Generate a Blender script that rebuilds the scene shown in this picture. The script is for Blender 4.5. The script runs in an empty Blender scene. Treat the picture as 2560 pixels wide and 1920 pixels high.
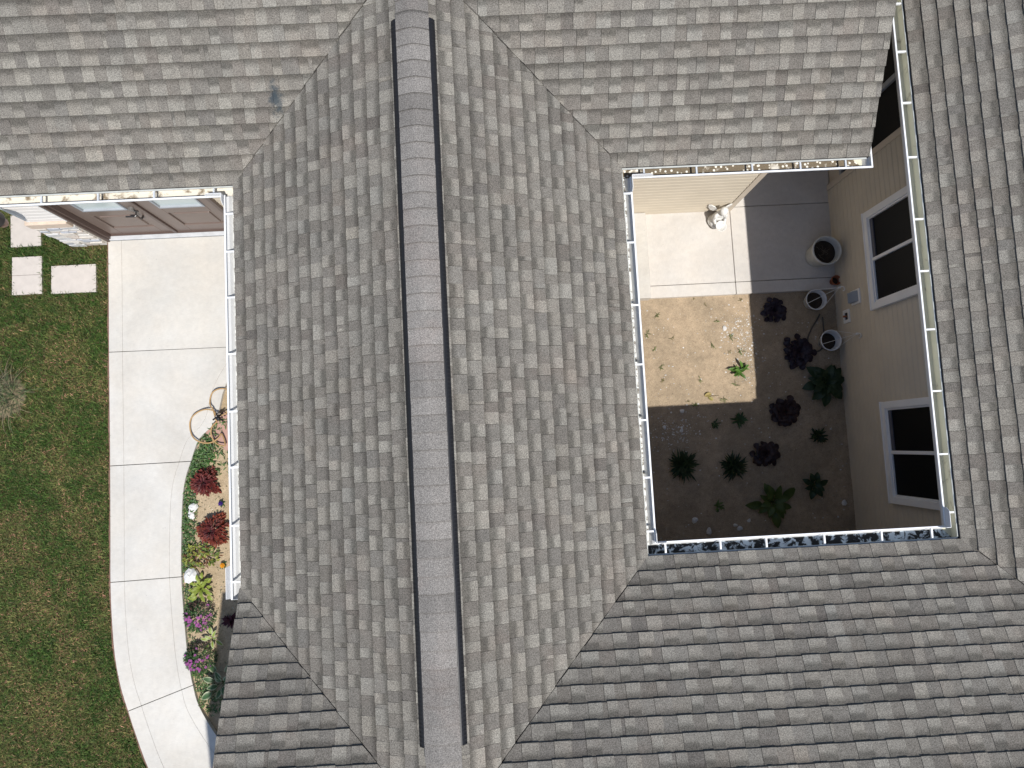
import bpy, math, random
import numpy as np
from mathutils import Vector, Matrix

random.seed(11)
rng = np.random.default_rng(11)
R = math.radians
S = bpy.context.scene
COL = S.collection

# ------------------------------------------------------------------ camera
CAM_H = 9.5
F_PX = 1777.0
def camera_basis(nx, ny, yaw):
    d = Vector(((nx - 1280) / F_PX, -(ny - 960) / F_PX, -1)).normalized()
    up = -d
    xi = Vector((1, 0, 0)); xi = (xi - up * xi.dot(up)).normalized()
    yi = up.cross(xi)
    c, s = math.cos(yaw), math.sin(yaw)
    return Matrix((c * xi + s * yi, -s * xi + c * yi, up))
CAMR = camera_basis(1250.57, 1113.3, 0.0526)
cam_data = bpy.data.cameras.new('camera')
cam_data.sensor_width = 36.0
cam_data.lens = 36.0 * F_PX / 2560.0
cam_data.clip_start = 0.05
cam_data.clip_end = 500
cam = bpy.data.objects.new('camera', cam_data)
COL.objects.link(cam)
cam.matrix_world = Matrix.Translation((0, 0, CAM_H)) @ CAMR.to_4x4()
S.camera = cam

# ------------------------------------------------------------------ light
SUN_DIR = Vector((-0.57, 1.343, -2.85)).normalized()
world = bpy.data.worlds.new('World')
S.world = world
world.use_nodes = True
wn = world.node_tree
wn.nodes.clear()
sky = wn.nodes.new('ShaderNodeTexSky')
sky.sky_type = 'NISHITA'
sky.sun_disc = False
sky.sun_elevation = R(62.9)
sky.sun_rotation = R(157)
sky.air_density = 1.0
sky.dust_density = 0.6
bg = wn.nodes.new('ShaderNodeBackground')
bg.inputs['Strength'].default_value = 0.14
wo = wn.nodes.new('ShaderNodeOutputWorld')
wn.links.new(sky.outputs['Color'], bg.inputs['Color'])
wn.links.new(bg.outputs['Background'], wo.inputs['Surface'])
sun_data = bpy.data.lights.new('sun', 'SUN')
sun_data.energy = 4.6
sun_data.angle = R(0.53)
sun_data.color = (1.0, 0.97, 0.925)
sun = bpy.data.objects.new('sun', sun_data)
COL.objects.link(sun)
sun.rotation_euler = SUN_DIR.to_track_quat('-Z', 'Y').to_euler()
sun.location = (3, -6, 14)
S.view_settings.view_transform = 'Standard'
S.view_settings.look = 'None'
S.view_settings.gamma = 1.0
S.view_settings.exposure = 0.02
S.view_settings.use_curve_mapping = False

# ------------------------------------------------------------------ materials
def mat(name, rough=0.8, spec=0.3):
    m = bpy.data.materials.new(name)
    m.use_nodes = True
    b = m.node_tree.nodes['Principled BSDF']
    b.inputs['Roughness'].default_value = rough
    b.inputs['Specular IOR Level'].default_value = spec
    return m, m.node_tree, b

def N(nt, typ, **kw):
    n = nt.nodes.new(typ)
    for k, v in kw.items():
        setattr(n, k, v)
    return n

def L(nt, a, b):
    nt.links.new(a, b)

def coords(nt, scale=(1, 1, 1), which='Object'):
    tc = N(nt, 'ShaderNodeTexCoord')
    mp = N(nt, 'ShaderNodeMapping')
    mp.inputs['Scale'].default_value = scale
    L(nt, tc.outputs[which], mp.inputs['Vector'])
    return mp.outputs['Vector']

def noise(nt, vec, scale, detail=3.0, rough=0.6, dist=0.0):
    n = N(nt, 'ShaderNodeTexNoise')
    n.inputs['Scale'].default_value = scale
    n.inputs['Detail'].default_value = detail
    n.inputs['Roughness'].default_value = rough
    n.inputs['Distortion'].default_value = dist
    L(nt, vec, n.inputs['Vector'])
    return n.outputs['Fac']

def maprange(nt, val, a, b, c, d, smooth=False):
    n = N(nt, 'ShaderNodeMapRange')
    if smooth:
        n.interpolation_type = 'SMOOTHSTEP'
    n.inputs[1].default_value = a; n.inputs[2].default_value = b
    n.inputs[3].default_value = c; n.inputs[4].default_value = d
    L(nt, val, n.inputs[0])
    return n.outputs[0]

def mathn(nt, op, a, b=None):
    n = N(nt, 'ShaderNodeMath', operation=op)
    if isinstance(a, (int, float)): n.inputs[0].default_value = a
    else: L(nt, a, n.inputs[0])
    if b is not None:
        if isinstance(b, (int, float)): n.inputs[1].default_value = b
        else: L(nt, b, n.inputs[1])
    return n.outputs[0]

def mixc(nt, fac, a, b, mode='MIX'):
    n = N(nt, 'ShaderNodeMix', data_type='RGBA', blend_type=mode)
    if isinstance(fac, (int, float)): n.inputs[0].default_value = fac
    else: L(nt, fac, n.inputs[0])
    for i, c in ((6, a), (7, b)):
        if isinstance(c, (tuple, list)): n.inputs[i].default_value = (c[0], c[1], c[2], 1)
        else: L(nt, c, n.inputs[i])
    return n.outputs[2]

def scale_col(nt, c, f):
    n = N(nt, 'ShaderNodeVectorMath', operation='SCALE')
    L(nt, c, n.inputs[0])
    L(nt, f, n.inputs['Scale'])
    return n.outputs[0]

def bump(nt, b, height, strength=0.3, dist=0.01):
    n = N(nt, 'ShaderNodeBump')
    n.inputs['Strength'].default_value = strength
    n.inputs['Distance'].default_value = dist
    L(nt, height, n.inputs['Height'])
    L(nt, n.outputs['Normal'], b.inputs['Normal'])

def plain(name, col, rough=0.7, spec=0.3, var=0.08, scale=6.0, bumpy=0.0):
    m, nt, b = mat(name, rough, spec)
    v = coords(nt)
    n1 = noise(nt, v, scale, 4)
    f = maprange(nt, n1, 0.3, 0.7, 1 - var, 1 + var)
    rgb = N(nt, 'ShaderNodeRGB'); rgb.outputs[0].default_value = (*col, 1)
    L(nt, scale_col(nt, rgb.outputs[0], f), b.inputs['Base Color'])
    if bumpy:
        bump(nt, b, noise(nt, v, scale * 12, 3), bumpy, 0.004)
    return m

def attr_mat(name, rough=0.7, spec=0.25, gran=None, translucent=0.0, var=0.0):
    """colour from the per-vertex 'col' attribute, with fine noise"""
    m, nt, b = mat(name, rough, spec)
    at = N(nt, 'ShaderNodeAttribute', attribute_name='col')
    c = at.outputs['Color']
    if gran or var:
        v = coords(nt)
        f = maprange(nt, noise(nt, v, gran or 20, 3, 0.7), 0.3, 0.7, 1 - var, 1 + var)
        c = scale_col(nt, c, f)
    L(nt, c, b.inputs['Base Color'])
    if translucent:
        out = nt.nodes['Material Output']
        tr = N(nt, 'ShaderNodeBsdfTranslucent')
        L(nt, c, tr.inputs['Color'])
        mx = N(nt, 'ShaderNodeMixShader')
        mx.inputs[0].default_value = translucent
        L(nt, b.outputs[0], mx.inputs[1]); L(nt, tr.outputs[0], mx.inputs[2])
        L(nt, mx.outputs[0], out.inputs['Surface'])
    return m

M = {}
# asphalt shingle: per-tab colour x granules, alpha holds printed band plus painted gap shadow between courses
m, nt, b = mat('asphalt_shingle', 0.95, 0.15)
at = N(nt, 'ShaderNodeAttribute', attribute_name='col')
v = coords(nt)
g1 = maprange(nt, noise(nt, v, 120, 2, 0.6), 0.32, 0.68, 0.58, 1.42)
g2 = maprange(nt, noise(nt, v, 300, 2, 0.7), 0.32, 0.68, 0.66, 1.34)
g3 = mathn(nt, 'MULTIPLY', maprange(nt, noise(nt, v, 1.3, 4, 0.6), 0.3, 0.7, 0.92, 1.08), maprange(nt, noise(nt, v, 5.0, 4, 0.7, 0.8), 0.3, 0.7, 0.93, 1.07))
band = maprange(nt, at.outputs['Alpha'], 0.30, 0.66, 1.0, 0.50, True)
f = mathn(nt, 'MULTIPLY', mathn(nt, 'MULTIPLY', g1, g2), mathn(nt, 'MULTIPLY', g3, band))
c = scale_col(nt, at.outputs['Color'], f)
c = mixc(nt, maprange(nt, noise(nt, v, 2.2, 4, 0.65), 0.5, 0.75, 0, 0.35), c, mixc(nt, 1.0, c, (1.12, 0.97, 0.93), 'MULTIPLY'))
# a scuffed dark stain near the valley of the front slope
tc = N(nt, 'ShaderNodeTexCoord')
mp = N(nt, 'ShaderNodeMapping')
mp.vector_type = 'POINT'
mp.inputs['Location'].default_value = (1.875 * 13.0, -3.245 * 7.0, 0)
mp.inputs['Scale'].default_value = (13.0, 7.0, 0.0)
L(nt, tc.outputs['Object'], mp.inputs['Vector'])
ln = N(nt, 'ShaderNodeVectorMath', operation='LENGTH')
L(nt, mp.outputs[0], ln.inputs[0])
d = mathn(nt, 'ADD', ln.outputs['Value'], maprange(nt, noise(nt, v, 22, 4), 0.3, 0.7, -0.45, 0.45))
st = maprange(nt, d, 0.15, 1.05, 0.85, 0.0, True)
c = mixc(nt, st, c, (0.035, 0.05, 0.06))
L(nt, c, b.inputs['Base Color'])
bump(nt, b, noise(nt, v, 170, 2, 0.7), 0.35, 0.003)
M['shingle'] = m
M['underlay'] = plain('roof_underlayment', (0.035, 0.033, 0.032), 0.95, 0.1)
M['black'] = plain('black_plastic', (0.012, 0.012, 0.014), 0.5, 0.4)
M['vent_rib'] = plain('vent_rib_plastic', (0.022, 0.022, 0.023), 0.5, 0.3)
M['white'] = plain('white_aluminium', (0.80, 0.80, 0.79), 0.38, 0.5, 0.03, 3)
M['white_vinyl'] = plain('white_vinyl', (0.84, 0.84, 0.83), 0.45, 0.4, 0.03, 5)
M['galv'] = plain('galvanised_metal', (0.55, 0.57, 0.58), 0.35, 0.6, 0.1, 20)
M['drip'] = plain('pale_drip_edge', (0.50, 0.51, 0.48), 0.45, 0.4, 0.15, 14)
M['fascia'] = plain('white_fascia', (0.74, 0.73, 0.70), 0.5, 0.4, 0.05, 4)
M['trim_tan'] = plain('tan_vinyl_trim', (0.60, 0.52, 0.42), 0.5, 0.35, 0.04, 5)

def trough(name, clean, dirt, lo, hi, sc, dots=False, stretch=(1, 1, 1)):
    m, nt, b = mat(name, 0.6, 0.35)
    v = coords(nt, stretch)
    n1 = noise(nt, v, sc, 5, 0.65, 0.6)
    f = maprange(nt, n1, lo, hi, 0, 1, True)
    n2 = maprange(nt, noise(nt, v, 160, 3, 0.8), 0.3, 0.7, 0.55, 1.45)
    rgb = N(nt, 'ShaderNodeRGB'); rgb.outputs[0].default_value = (*dirt, 1)
    dc = scale_col(nt, rgb.outputs[0], n2)
    cc = mixc(nt, f, clean, dc)
    if dots:
        vo = N(nt, 'ShaderNodeTexVoronoi'); vo.inputs['Scale'].default_value = 22
        L(nt, v, vo.inputs['Vector'])
        dd = maprange(nt, vo.outputs['Distance'], 0.22, 0.3, 1, 0)
        cc = mixc(nt, dd, cc, (0.82, 0.79, 0.70))
    L(nt, cc, b.inputs['Base Color'])
    return m
M['tr_cream'] = trough('trough_cream_stained', (0.70, 0.66, 0.57), (0.24, 0.19, 0.13), 0.50, 0.66, 9)
M['tr_brown'] = trough('trough_brown_spotted', (0.70, 0.66, 0.58), (0.17, 0.135, 0.09), 0.30, 0.42, 5, True)
M['tr_black'] = trough('trough_black_debris', (0.55, 0.62, 0.66), (0.018, 0.018, 0.017), 0.44, 0.52, 12)
M['tr_grit'] = trough('trough_white_grit', (0.74, 0.74, 0.70), (0.16, 0.14, 0.11), 0.46, 0.6, 26)
M['tr_tan'] = trough('trough_clean_tan', (0.62, 0.60, 0.47), (0.30, 0.26, 0.19), 0.56, 0.75, 7)

# vinyl siding
m, nt, b = mat('vinyl_siding', 0.55, 0.3)
v = coords(nt)
f = maprange(nt, noise(nt, v, 2.5, 4), 0.3, 0.7, 0.95, 1.05)
rgb = N(nt, 'ShaderNodeRGB'); rgb.outputs[0].default_value = (0.60, 0.53, 0.42, 1)
L(nt, scale_col(nt, rgb.outputs[0], f), b.inputs['Base Color'])
vg = coords(nt, (9, 9, 60))
bump(nt, b, noise(nt, vg, 4, 3), 0.12, 0.003)
M['siding'] = m
m, nt, b = mat('white_siding', 0.55, 0.3)
v = coords(nt)
f = maprange(nt, noise(nt, v, 2.5, 4), 0.3, 0.7, 0.95, 1.05)
rgb = N(nt, 'ShaderNodeRGB'); rgb.outputs[0].default_value = (0.74, 0.70, 0.66, 1)
L(nt, scale_col(nt, rgb.outputs[0], f), b.inputs['Base Color'])
M['siding_white'] = m

# concrete, broomed
def concrete(name, col, broom):
    m, nt, b = mat(name, 0.85, 0.2)
    v = coords(nt)
    a = maprange(nt, noise(nt, v, 0.8, 5, 0.65, 0.4), 0.3, 0.7, 0.83, 1.06)
    a2 = maprange(nt, noise(nt, v, 14, 5, 0.7), 0.25, 0.75, 0.93, 1.07)
    bv = coords(nt, broom)
    br = noise(nt, bv, 30, 3, 0.7)
    a3 = maprange(nt, br, 0.3, 0.7, 0.93, 1.07)
    vo = N(nt, 'ShaderNodeTexVoronoi'); vo.inputs['Scale'].default_value = 7
    L(nt, v, vo.inputs['Vector'])
    sp = maprange(nt, vo.outputs['Distance'], 0.02, 0.05, 0.72, 1.0)
    f = mathn(nt, 'MULTIPLY', mathn(nt, 'MULTIPLY', a, a2), mathn(nt, 'MULTIPLY', a3, sp))
    rgb = N(nt, 'ShaderNodeRGB'); rgb.outputs[0].default_value = (*col, 1)
    tint = mixc(nt, maprange(nt, noise(nt, v, 1.7, 3), 0.35, 0.65, 0, 1), rgb.outputs[0], (col[0] * 1.0, col[1] * .975, col[2] * .945))
    L(nt, scale_col(nt, tint, f), b.inputs['Base Color'])
    bump(nt, b, br, 0.25, 0.002)
    return m
M['walk'] = concrete('broomed_concrete_walk', (0.585, 0.565, 0.525), (0.5, 10, 10))
M['patio'] = concrete('broomed_concrete_patio', (0.615, 0.585, 0.545), (10, 0.5, 10))
M['joint'] = plain('joint_filler', (0.10, 0.09, 0.08), 0.95, 0.1)
M['threshold'] = plain('concrete_threshold', (0.52, 0.53, 0.54), 0.7, 0.3, 0.1, 12)

# soil
def soil(name, a, b_, c_):
    m, nt, b = mat(name, 0.95, 0.1)
    v = coords(nt)
    n1 = noise(nt, v, 1.6, 6, 0.65, 0.5)
    n2 = noise(nt, v, 28, 5, 0.7)
    col = mixc(nt, maprange(nt, n1, 0.35, 0.65, 0, 1, True), a, b_)
    col = mixc(nt, maprange(nt, n2, 0.55, 0.75, 0, 0.75), col, c_)
    g = mathn(nt, 'MULTIPLY', maprange(nt, noise(nt, v, 110, 3, 0.8), 0.25, 0.75, 0.62, 1.38), maprange(nt, noise(nt, v, 11, 5, 0.7), 0.3, 0.7, 0.84, 1.14))
    L(nt, scale_col(nt, col, g), b.inputs['Base Color'])
    bump(nt, b, mathn(nt, 'ADD', n2, noise(nt, v, 90, 3)), 0.7, 0.012)
    return m
M['soil'] = soil('courtyard_soil', (0.455, 0.35, 0.24), (0.35, 0.275, 0.19), (0.19, 0.145, 0.10))
M['bed_soil'] = soil('bed_soil', (0.46, 0.36, 0.24), (0.39, 0.30, 0.19), (0.22, 0.17, 0.10))
M['lawn_soil'] = soil('lawn_thatch', (0.045, 0.045, 0.018), (0.085, 0.07, 0.03), (0.02, 0.024, 0.01))
M['potting'] = soil('potting_soil', (0.055, 0.042, 0.032), (0.035, 0.028, 0.022), (0.02, 0.016, 0.013))
M['paver'] = plain('pinkish_paver', (0.545, 0.495, 0.45), 0.9, 0.15, 0.07, 9, 0.15)
M['red_paver'] = plain('red_paver', (0.42, 0.26, 0.21), 0.9, 0.15, 0.08, 9, 0.15)
M['thatch'] = plain('dry_thatch', (0.19, 0.155, 0.095), 0.95, 0.1, 0.35, 30, 0.6)
M['edging'] = plain('brown_edge_soil', (0.19, 0.115, 0.085), 0.95, 0.1, 0.3, 14, 0.4)

# grass blades
m = attr_mat('grass_blade', 0.6, 0.25, None, 0.25)
nt = m.node_tree
b = nt.nodes['Principled BSDF']
at = [n for n in nt.nodes if n.type == 'ATTRIBUTE'][0]
v = coords(nt)
p1 = noise(nt, v, 1.25, 4, 0.6, 0.5)
p2 = noise(nt, v, 7.0, 3, 0.6)
fac = maprange(nt, mathn(nt, 'ADD', mathn(nt, 'MULTIPLY', p1, 0.65), mathn(nt, 'MULTIPLY', p2, 0.35)), 0.42, 0.58, 0, 0.95, True)
wm = mixc(nt, 1.0, at.outputs['Color'], (2.6, 1.45, 2.4), 'MULTIPLY')
cc = mixc(nt, fac, at.outputs['Color'], wm)
L(nt, cc, b.inputs['Base Color'])
for n in nt.nodes:
    if n.type == 'BSDF_TRANSLUCENT':
        L(nt, cc, n.inputs['Color'])
M['grass'] = m
M['leaf'] = attr_mat('leaf', 0.45, 0.4, 60, 0.2, 0.12)
M['petal'] = attr_mat('petal', 0.6, 0.2, None, 0.15)
M['stone'] = attr_mat('stone', 0.9, 0.15, 40, 0, 0.16)
M['rock_white'] = plain('white_rock', (0.66, 0.65, 0.63), 0.85, 0.2, 0.12, 25, 0.3)
M['brown_paint'] = plain('brown_door_paint', (0.165, 0.122, 0.102), 0.38, 0.45, 0.05, 5)
M['brown_trim'] = plain('brown_trim_paint', (0.105, 0.072, 0.060), 0.4, 0.45, 0.05, 5)
M['bronze'] = plain('dark_bronze', (0.03, 0.027, 0.026), 0.35, 0.6, 0.1, 20)
M['nickel'] = plain('aged_nickel', (0.16, 0.15, 0.14), 0.35, 0.6, 0.1, 20)
M['ledge'] = plain('cast_stone_ledge', (0.62, 0.50, 0.40), 0.85, 0.2, 0.08, 14, 0.2)
M['mortar'] = plain('mortar', (0.56, 0.53, 0.48), 0.95, 0.1, 0.1, 20, 0.3)
M['terracotta'] = plain('terracotta', (0.34, 0.12, 0.06), 0.85, 0.2, 0.15, 18)
M['pot_white'] = plain('weathered_white_pot', (0.62, 0.62, 0.58), 0.7, 0.25, 0.12, 10)
M['plastic_white'] = plain('white_plastic', (0.72, 0.73, 0.74), 0.45, 0.4, 0.05, 10)
M['hose_tan'] = plain('tan_hose', (0.40, 0.255, 0.115), 0.5, 0.35, 0.08, 30)
M['hose_dark'] = plain('dark_hose', (0.075, 0.07, 0.058), 0.5, 0.4)
M['vent_grey'] = plain('grey_vent_hood', (0.30, 0.33, 0.36), 0.5, 0.4)
M['grey_frame'] = plain('grey_frame', (0.35, 0.37, 0.40), 0.5, 0.4)
# glass panes
def glass(name, col, rough, spec=0.5):
    m, nt, b = mat(name, rough, spec)
    b.inputs['Base Color'].default_value = (*col, 1)
    return m
M['pane'] = glass('dark_window_screen', (0.006, 0.0065, 0.007), 0.5, 0.12)
M['door_glass'] = glass('frosted_door_glass', (0.55, 0.62, 0.61), 0.2)
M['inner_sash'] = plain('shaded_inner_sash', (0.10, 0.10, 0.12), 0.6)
M['lamp_glass'] = plain('amber_lamp_glass', (0.30, 0.17, 0.13), 0.3, 0.5)
# speckled white figurine
m, nt, b = mat('speckled_white_figurine', 0.7, 0.25)
v = coords(nt)
sp = maprange(nt, noise(nt, v, 55, 3, 0.7), 0.58, 0.66, 0, 1)
msk = maprange(nt, noise(nt, v, 7, 2), 0.45, 0.6, 0, 0.9)
L(nt, mixc(nt, mathn(nt, 'MULTIPLY', sp, msk), (0.72, 0.71, 0.68), (0.07, 0.06, 0.055)), b.inputs['Base Color'])
bump(nt, b, noise(nt, v, 40, 3), 0.3, 0.01)
M['figurine'] = m

# ------------------------------------------------------------------ builders
class MB:
    def __init__(s):
        s.v = []; s.f = []; s.mi = []; s.c = []; s.cur = (1, 1, 1, 0); s.mat = 0
    def vert(s, p, c=None):
        s.v.append((p[0], p[1], p[2])); s.c.append(c if c else s.cur); return len(s.v) - 1
    def face(s, idx, m=None):
        s.f.append(tuple(idx)); s.mi.append(s.mat if m is None else m)
    def poly(s, pts, m=None):
        s.face([s.vert(p) for p in pts], m)
    def box(s, a, b, m=None):
        x0, x1 = sorted((a[0], b[0])); y0, y1 = sorted((a[1], b[1])); z0, z1 = sorted((a[2], b[2]))
        i = [s.vert(p) for p in ((x0, y0, z0), (x1, y0, z0), (x1, y1, z0), (x0, y1, z0), (x0, y0, z1), (x1, y0, z1), (x1, y1, z1), (x0, y1, z1))]
        for q in ((0, 3, 2, 1), (4, 5, 6, 7), (0, 1, 5, 4), (1, 2, 6, 5), (2, 3, 7, 6), (3, 0, 4, 7)):
            s.face([i[k] for k in q], m)
    def prism(s, pts, z0, z1, m=None):
        a = [s.vert((p[0], p[1], z0)) for p in pts]; b = [s.vert((p[0], p[1], z1)) for p in pts]
        n = len(pts)
        s.face(list(reversed(a)), m); s.face(b, m)
        for i in range(n):
            j = (i + 1) % n
            s.face((a[i], a[j], b[j], b[i]), m)
    def tube(s, pts, r, seg=8, closed=False, m=None, cap=True):
        pts = [Vector(p) for p in pts]; n = len(pts); rings = []
        rr = r if isinstance(r, (list, tuple)) else [r] * n
        up = Vector((0, 0, 1))
        for i, p in enumerate(pts):
            if closed: t = pts[(i + 1) % n] - pts[i - 1]
            else: t = pts[min(i + 1, n - 1)] - pts[max(i - 1, 0)]
            t.normalize()
            a = t.cross(up)
            if a.length < 1e-3: a = t.cross(Vector((1, 0, 0)))
            a.normalize(); bb = t.cross(a).normalized()
            rings.append([s.vert(p + (a * math.cos(k * 2 * math.pi / seg) + bb * math.sin(k * 2 * math.pi / seg)) * rr[i]) for k in range(seg)])
        for i in range(n if closed else n - 1):
            q, w = rings[i], rings[(i + 1) % n]
            for k in range(seg):
                s.face((q[k], q[(k + 1) % seg], w[(k + 1) % seg], w[k]), m)
        if cap and not closed:
            s.face(list(reversed(rings[0])), m); s.face(rings[-1], m)
    def lathe(s, prof, c, seg=24, m=None, jit=0.0):
        rings = []
        for r, z in prof:
            if r < 1e-4: rings.append([s.vert((c[0], c[1], c[2] + z))])
            else: rings.append([s.vert((c[0] + r * math.cos(k * 2 * math.pi / seg) * (1 + jit * random.uniform(-1, 1)), c[1] + r * math.sin(k * 2 * math.pi / seg) * (1 + jit * random.uniform(-1, 1)), c[2] + z)) for k in range(seg)])
        for a, b in zip(rings[:-1], rings[1:]):
            for k in range(seg):
                j = (k + 1) % seg
                if len(a) == 1 and len(b) == 1: continue
                if len(a) == 1: s.face((a[0], b[j], b[k]), m)
                elif len(b) == 1: s.face((a[k], a[j], b[0]), m)
                else: s.face((a[k], a[j], b[j], b[k]), m)
    def build(s, name, mats, parent=None, smooth=False, kind=None):
        me = bpy.data.meshes.new(name)
        me.from_pydata(s.v, [], s.f)
        if not isinstance(mats, (list, tuple)): mats = [mats]
        for m_ in mats: me.materials.append(M[m_] if isinstance(m_, str) else m_)
        if len(mats) > 1: me.polygons.foreach_set('material_index', s.mi)
        ca = me.color_attributes.new('col', 'FLOAT_COLOR', 'POINT')
        ca.data.foreach_set('color', np.array([(*c, 0) if len(c) == 3 else c for c in s.c], dtype=np.float32).ravel())
        if smooth: me.polygons.foreach_set('use_smooth', [True] * len(s.f))
        me.validate(); me.update()
        return link(name, me, parent, kind)

def link(name, data, parent=None, kind=None):
    o = bpy.data.objects.new(name, data)
    COL.objects.link(o)
    if parent: o.parent = parent
    if kind: o['kind'] = kind
    return o

def tag(o, label, cat, group=None):
    o['label'] = label; o['category'] = cat
    if group: o['group'] = group
    return o

def thing(name, label, cat, loc=(0, 0, 0), group=None):
    o = link(name, None); o.location = loc; o.empty_display_size = 0.1
    return tag(o, label, cat, group)

def bevel(o, w=0.004, seg=2):
    md = o.modifiers.new('bevel', 'BEVEL'); md.width = w; md.segments = seg; md.limit_method = 'ANGLE'
    return o

# ------------------------------------------------------------------ the setting
g = MB(); g.poly([(-90, -90, -0.13), (90, -90, -0.13), (90, 90, -0.13), (-90, 90, -0.13)])
g.build('ground', 'lawn_soil', kind='structure')

def bumpy_sheet(name, x0, x1, y0, y1, z, step, amp, mt):
    nx = int((x1 - x0) / step) + 1; ny = int((y1 - y0) / step) + 1
    xs = np.linspace(x0, x1, nx); ys = np.linspace(y0, y1, ny)
    X, Y = np.meshgrid(xs, ys)
    H = np.zeros_like(X)
    for k in range(14):
        fx, fy = rng.normal(size=2) * (1.5 + k * 1.4)
        H += np.sin(X * fx + Y * fy + rng.uniform(0, 6)) / (1 + k * 0.5)
    H = H / 3 * amp + rng.normal(size=X.shape) * amp * 0.25
    V_ = np.stack([X, Y, z + H], -1).reshape(-1, 3)
    idx = np.arange(nx * ny).reshape(ny, nx)
    Fq = np.stack([idx[:-1, :-1], idx[:-1, 1:], idx[1:, 1:], idx[1:, :-1]], -1).reshape(-1, 4)
    me = bpy.data.meshes.new(name)
    me.from_pydata(V_.tolist(), [], Fq.tolist())
    me.materials.append(M[mt]); me.update()
    me.polygons.foreach_set('use_smooth', [True] * len(Fq))
    return link(name, me, kind='structure')

bumpy_sheet('courtyard_soil', 0.86, 4.80, -1.72, 2.3, -0.075, 0.028, 0.012, 'soil')
bumpy_sheet('garden_bed', -4.62, -1.9, -5.2, 2.0, -0.06, 0.035, 0.008, 'bed_soil')
bumpy_sheet('lawn', -12, -4.66, -7, 9, -0.045, 0.12, 0.008, 'lawn_soil')

# walkway: stations (left, right), joints split the slabs
WALK = [(-5.155, 3.03, -1.97, 3.03), (-5.15, 2.3, -1.97, 2.2), (-5.15, 1.9, -2.6, 1.85),
        (-5.15, 1.512, -3.25, 1.5, 'J'), (-5.147, 1.0, -3.61, 1.0), (-5.145, .6, -3.75, .53), (-5.143, .3, -3.975, .295),
        (-5.142, 0, -4.087, .006, 'J'), (-5.142, -.25, -4.164, -.226), (-5.142, -.53, -4.206, -.526), (-5.143, -1.06, -4.228, -1.063),
        (-5.144, -1.505, -4.232, -1.484, 'J'), (-5.131, -1.932, -4.212, -1.893), (-5.092, -2.438, -4.174, -2.39), (-5.02, -2.83, -4.135, -2.69),
        (-4.928, -3.134, -4.102, -2.86, 'J'), (-4.85, -3.38, -4.029, -3.123), (-4.681, -3.847, -3.822, -3.486), (-4.45, -4.3, -3.55, -3.85), (-4.1, -4.8, -3.2, -4.25), (-3.6, -5.3, -2.7, -4.65, 'J')]
def catmull(P, n=4):
    out = []
    for i in range(len(P) - 1):
        p0 = P[max(i - 1, 0)]; p1 = P[i]; p2 = P[i + 1]; p3 = P[min(i + 2, len(P) - 1)]
        for k in range(n):
            t = k / n
            out.append(tuple(0.5 * (2 * b_ + (c_ - a_) * t + (2 * a_ - 5 * b_ + 4 * c_ - d_) * t * t + (3 * b_ - a_ - 3 * c_ + d_) * t ** 3) for a_, b_, c_, d_ in zip(p0, p1, p2, p3)))
    out.append(P[-1]); return out
dense = catmull([w[:4] for w in WALK], 4)
jidx = [0] + [i * 4 for i, w in enumerate(WALK) if len(w) == 5]
walk = MB()
for i in range(len(dense) - 1):
    a, b_ = dense[i], dense[i + 1]
    walk.poly([(a[0] + .02, a[1], -.03), (b_[0] + .02, b_[1], -.03), (b_[2] - .02, b_[3], -.03), (a[2] - .02, a[3], -.03)])
walk = walk.build('walkway', 'joint', kind='structure')
def strip_solid(mb, rows, z0, z1):
    """rows: list of (ptA, ptB); closed solid strip"""
    T = [[mb.vert((p[0], p[1], z1)) for p in r] for r in rows]
    B = [[mb.vert((p[0], p[1], z0)) for p in r] for r in rows]
    for i in range(len(rows) - 1):
        mb.face((T[i][0], T[i + 1][0], T[i + 1][1], T[i][1]))
        mb.face((T[i][0], B[i][0], B[i + 1][0], T[i + 1][0]))
        mb.face((T[i][1], T[i + 1][1], B[i + 1][1], B[i][1]))
    mb.face((T[0][0], T[0][1], B[0][1], B[0][0])); mb.face((T[-1][0], B[-1][0], B[-1][1], T[-1][1]))
for j0, j1 in zip(jidx[:-1], jidx[1:]):
    rows = [list(r) for r in dense[j0:j1 + 1]]
    # pull both ends in by half a joint
    for e, o_ in ((0, 1), (-1, -2)):
        for c0 in (0, 2):
            d_ = Vector((rows[o_][c0] - rows[e][c0], rows[o_][c0 + 1] - rows[e][c0 + 1]))
            d_ = d_.normalized() * 0.004
            rows[e][c0] += d_.x; rows[e][c0 + 1] += d_.y
    mb = MB()
    bands = []
    for r in rows:
        A = Vector((r[0], r[1])); B = Vector((r[2], r[3])); d_ = (B - A).normalized()
        bands.append((A, A + d_ * 0.178, A + d_ * 0.1795, B - d_ * 0.1525, B - d_ * 0.151, B))
    for k in (0, 2, 4):
        strip_solid(mb, [(q[k], q[k + 1]) for q in bands], -0.12, 0.0)
    o = mb.build('slab', 'walk', walk)
    bevel(o, 0.003, 1)
# earth edging between walk and lawn
mb = MB()
strip_solid(mb, [((q[0] - .022 + 0.006 * math.sin(q[1] * 9), q[1]), (q[0] + .01, q[1])) for q in dense], -0.12, -0.012)
mb.build('soil_edge', 'edging', kind='structure')

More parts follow.
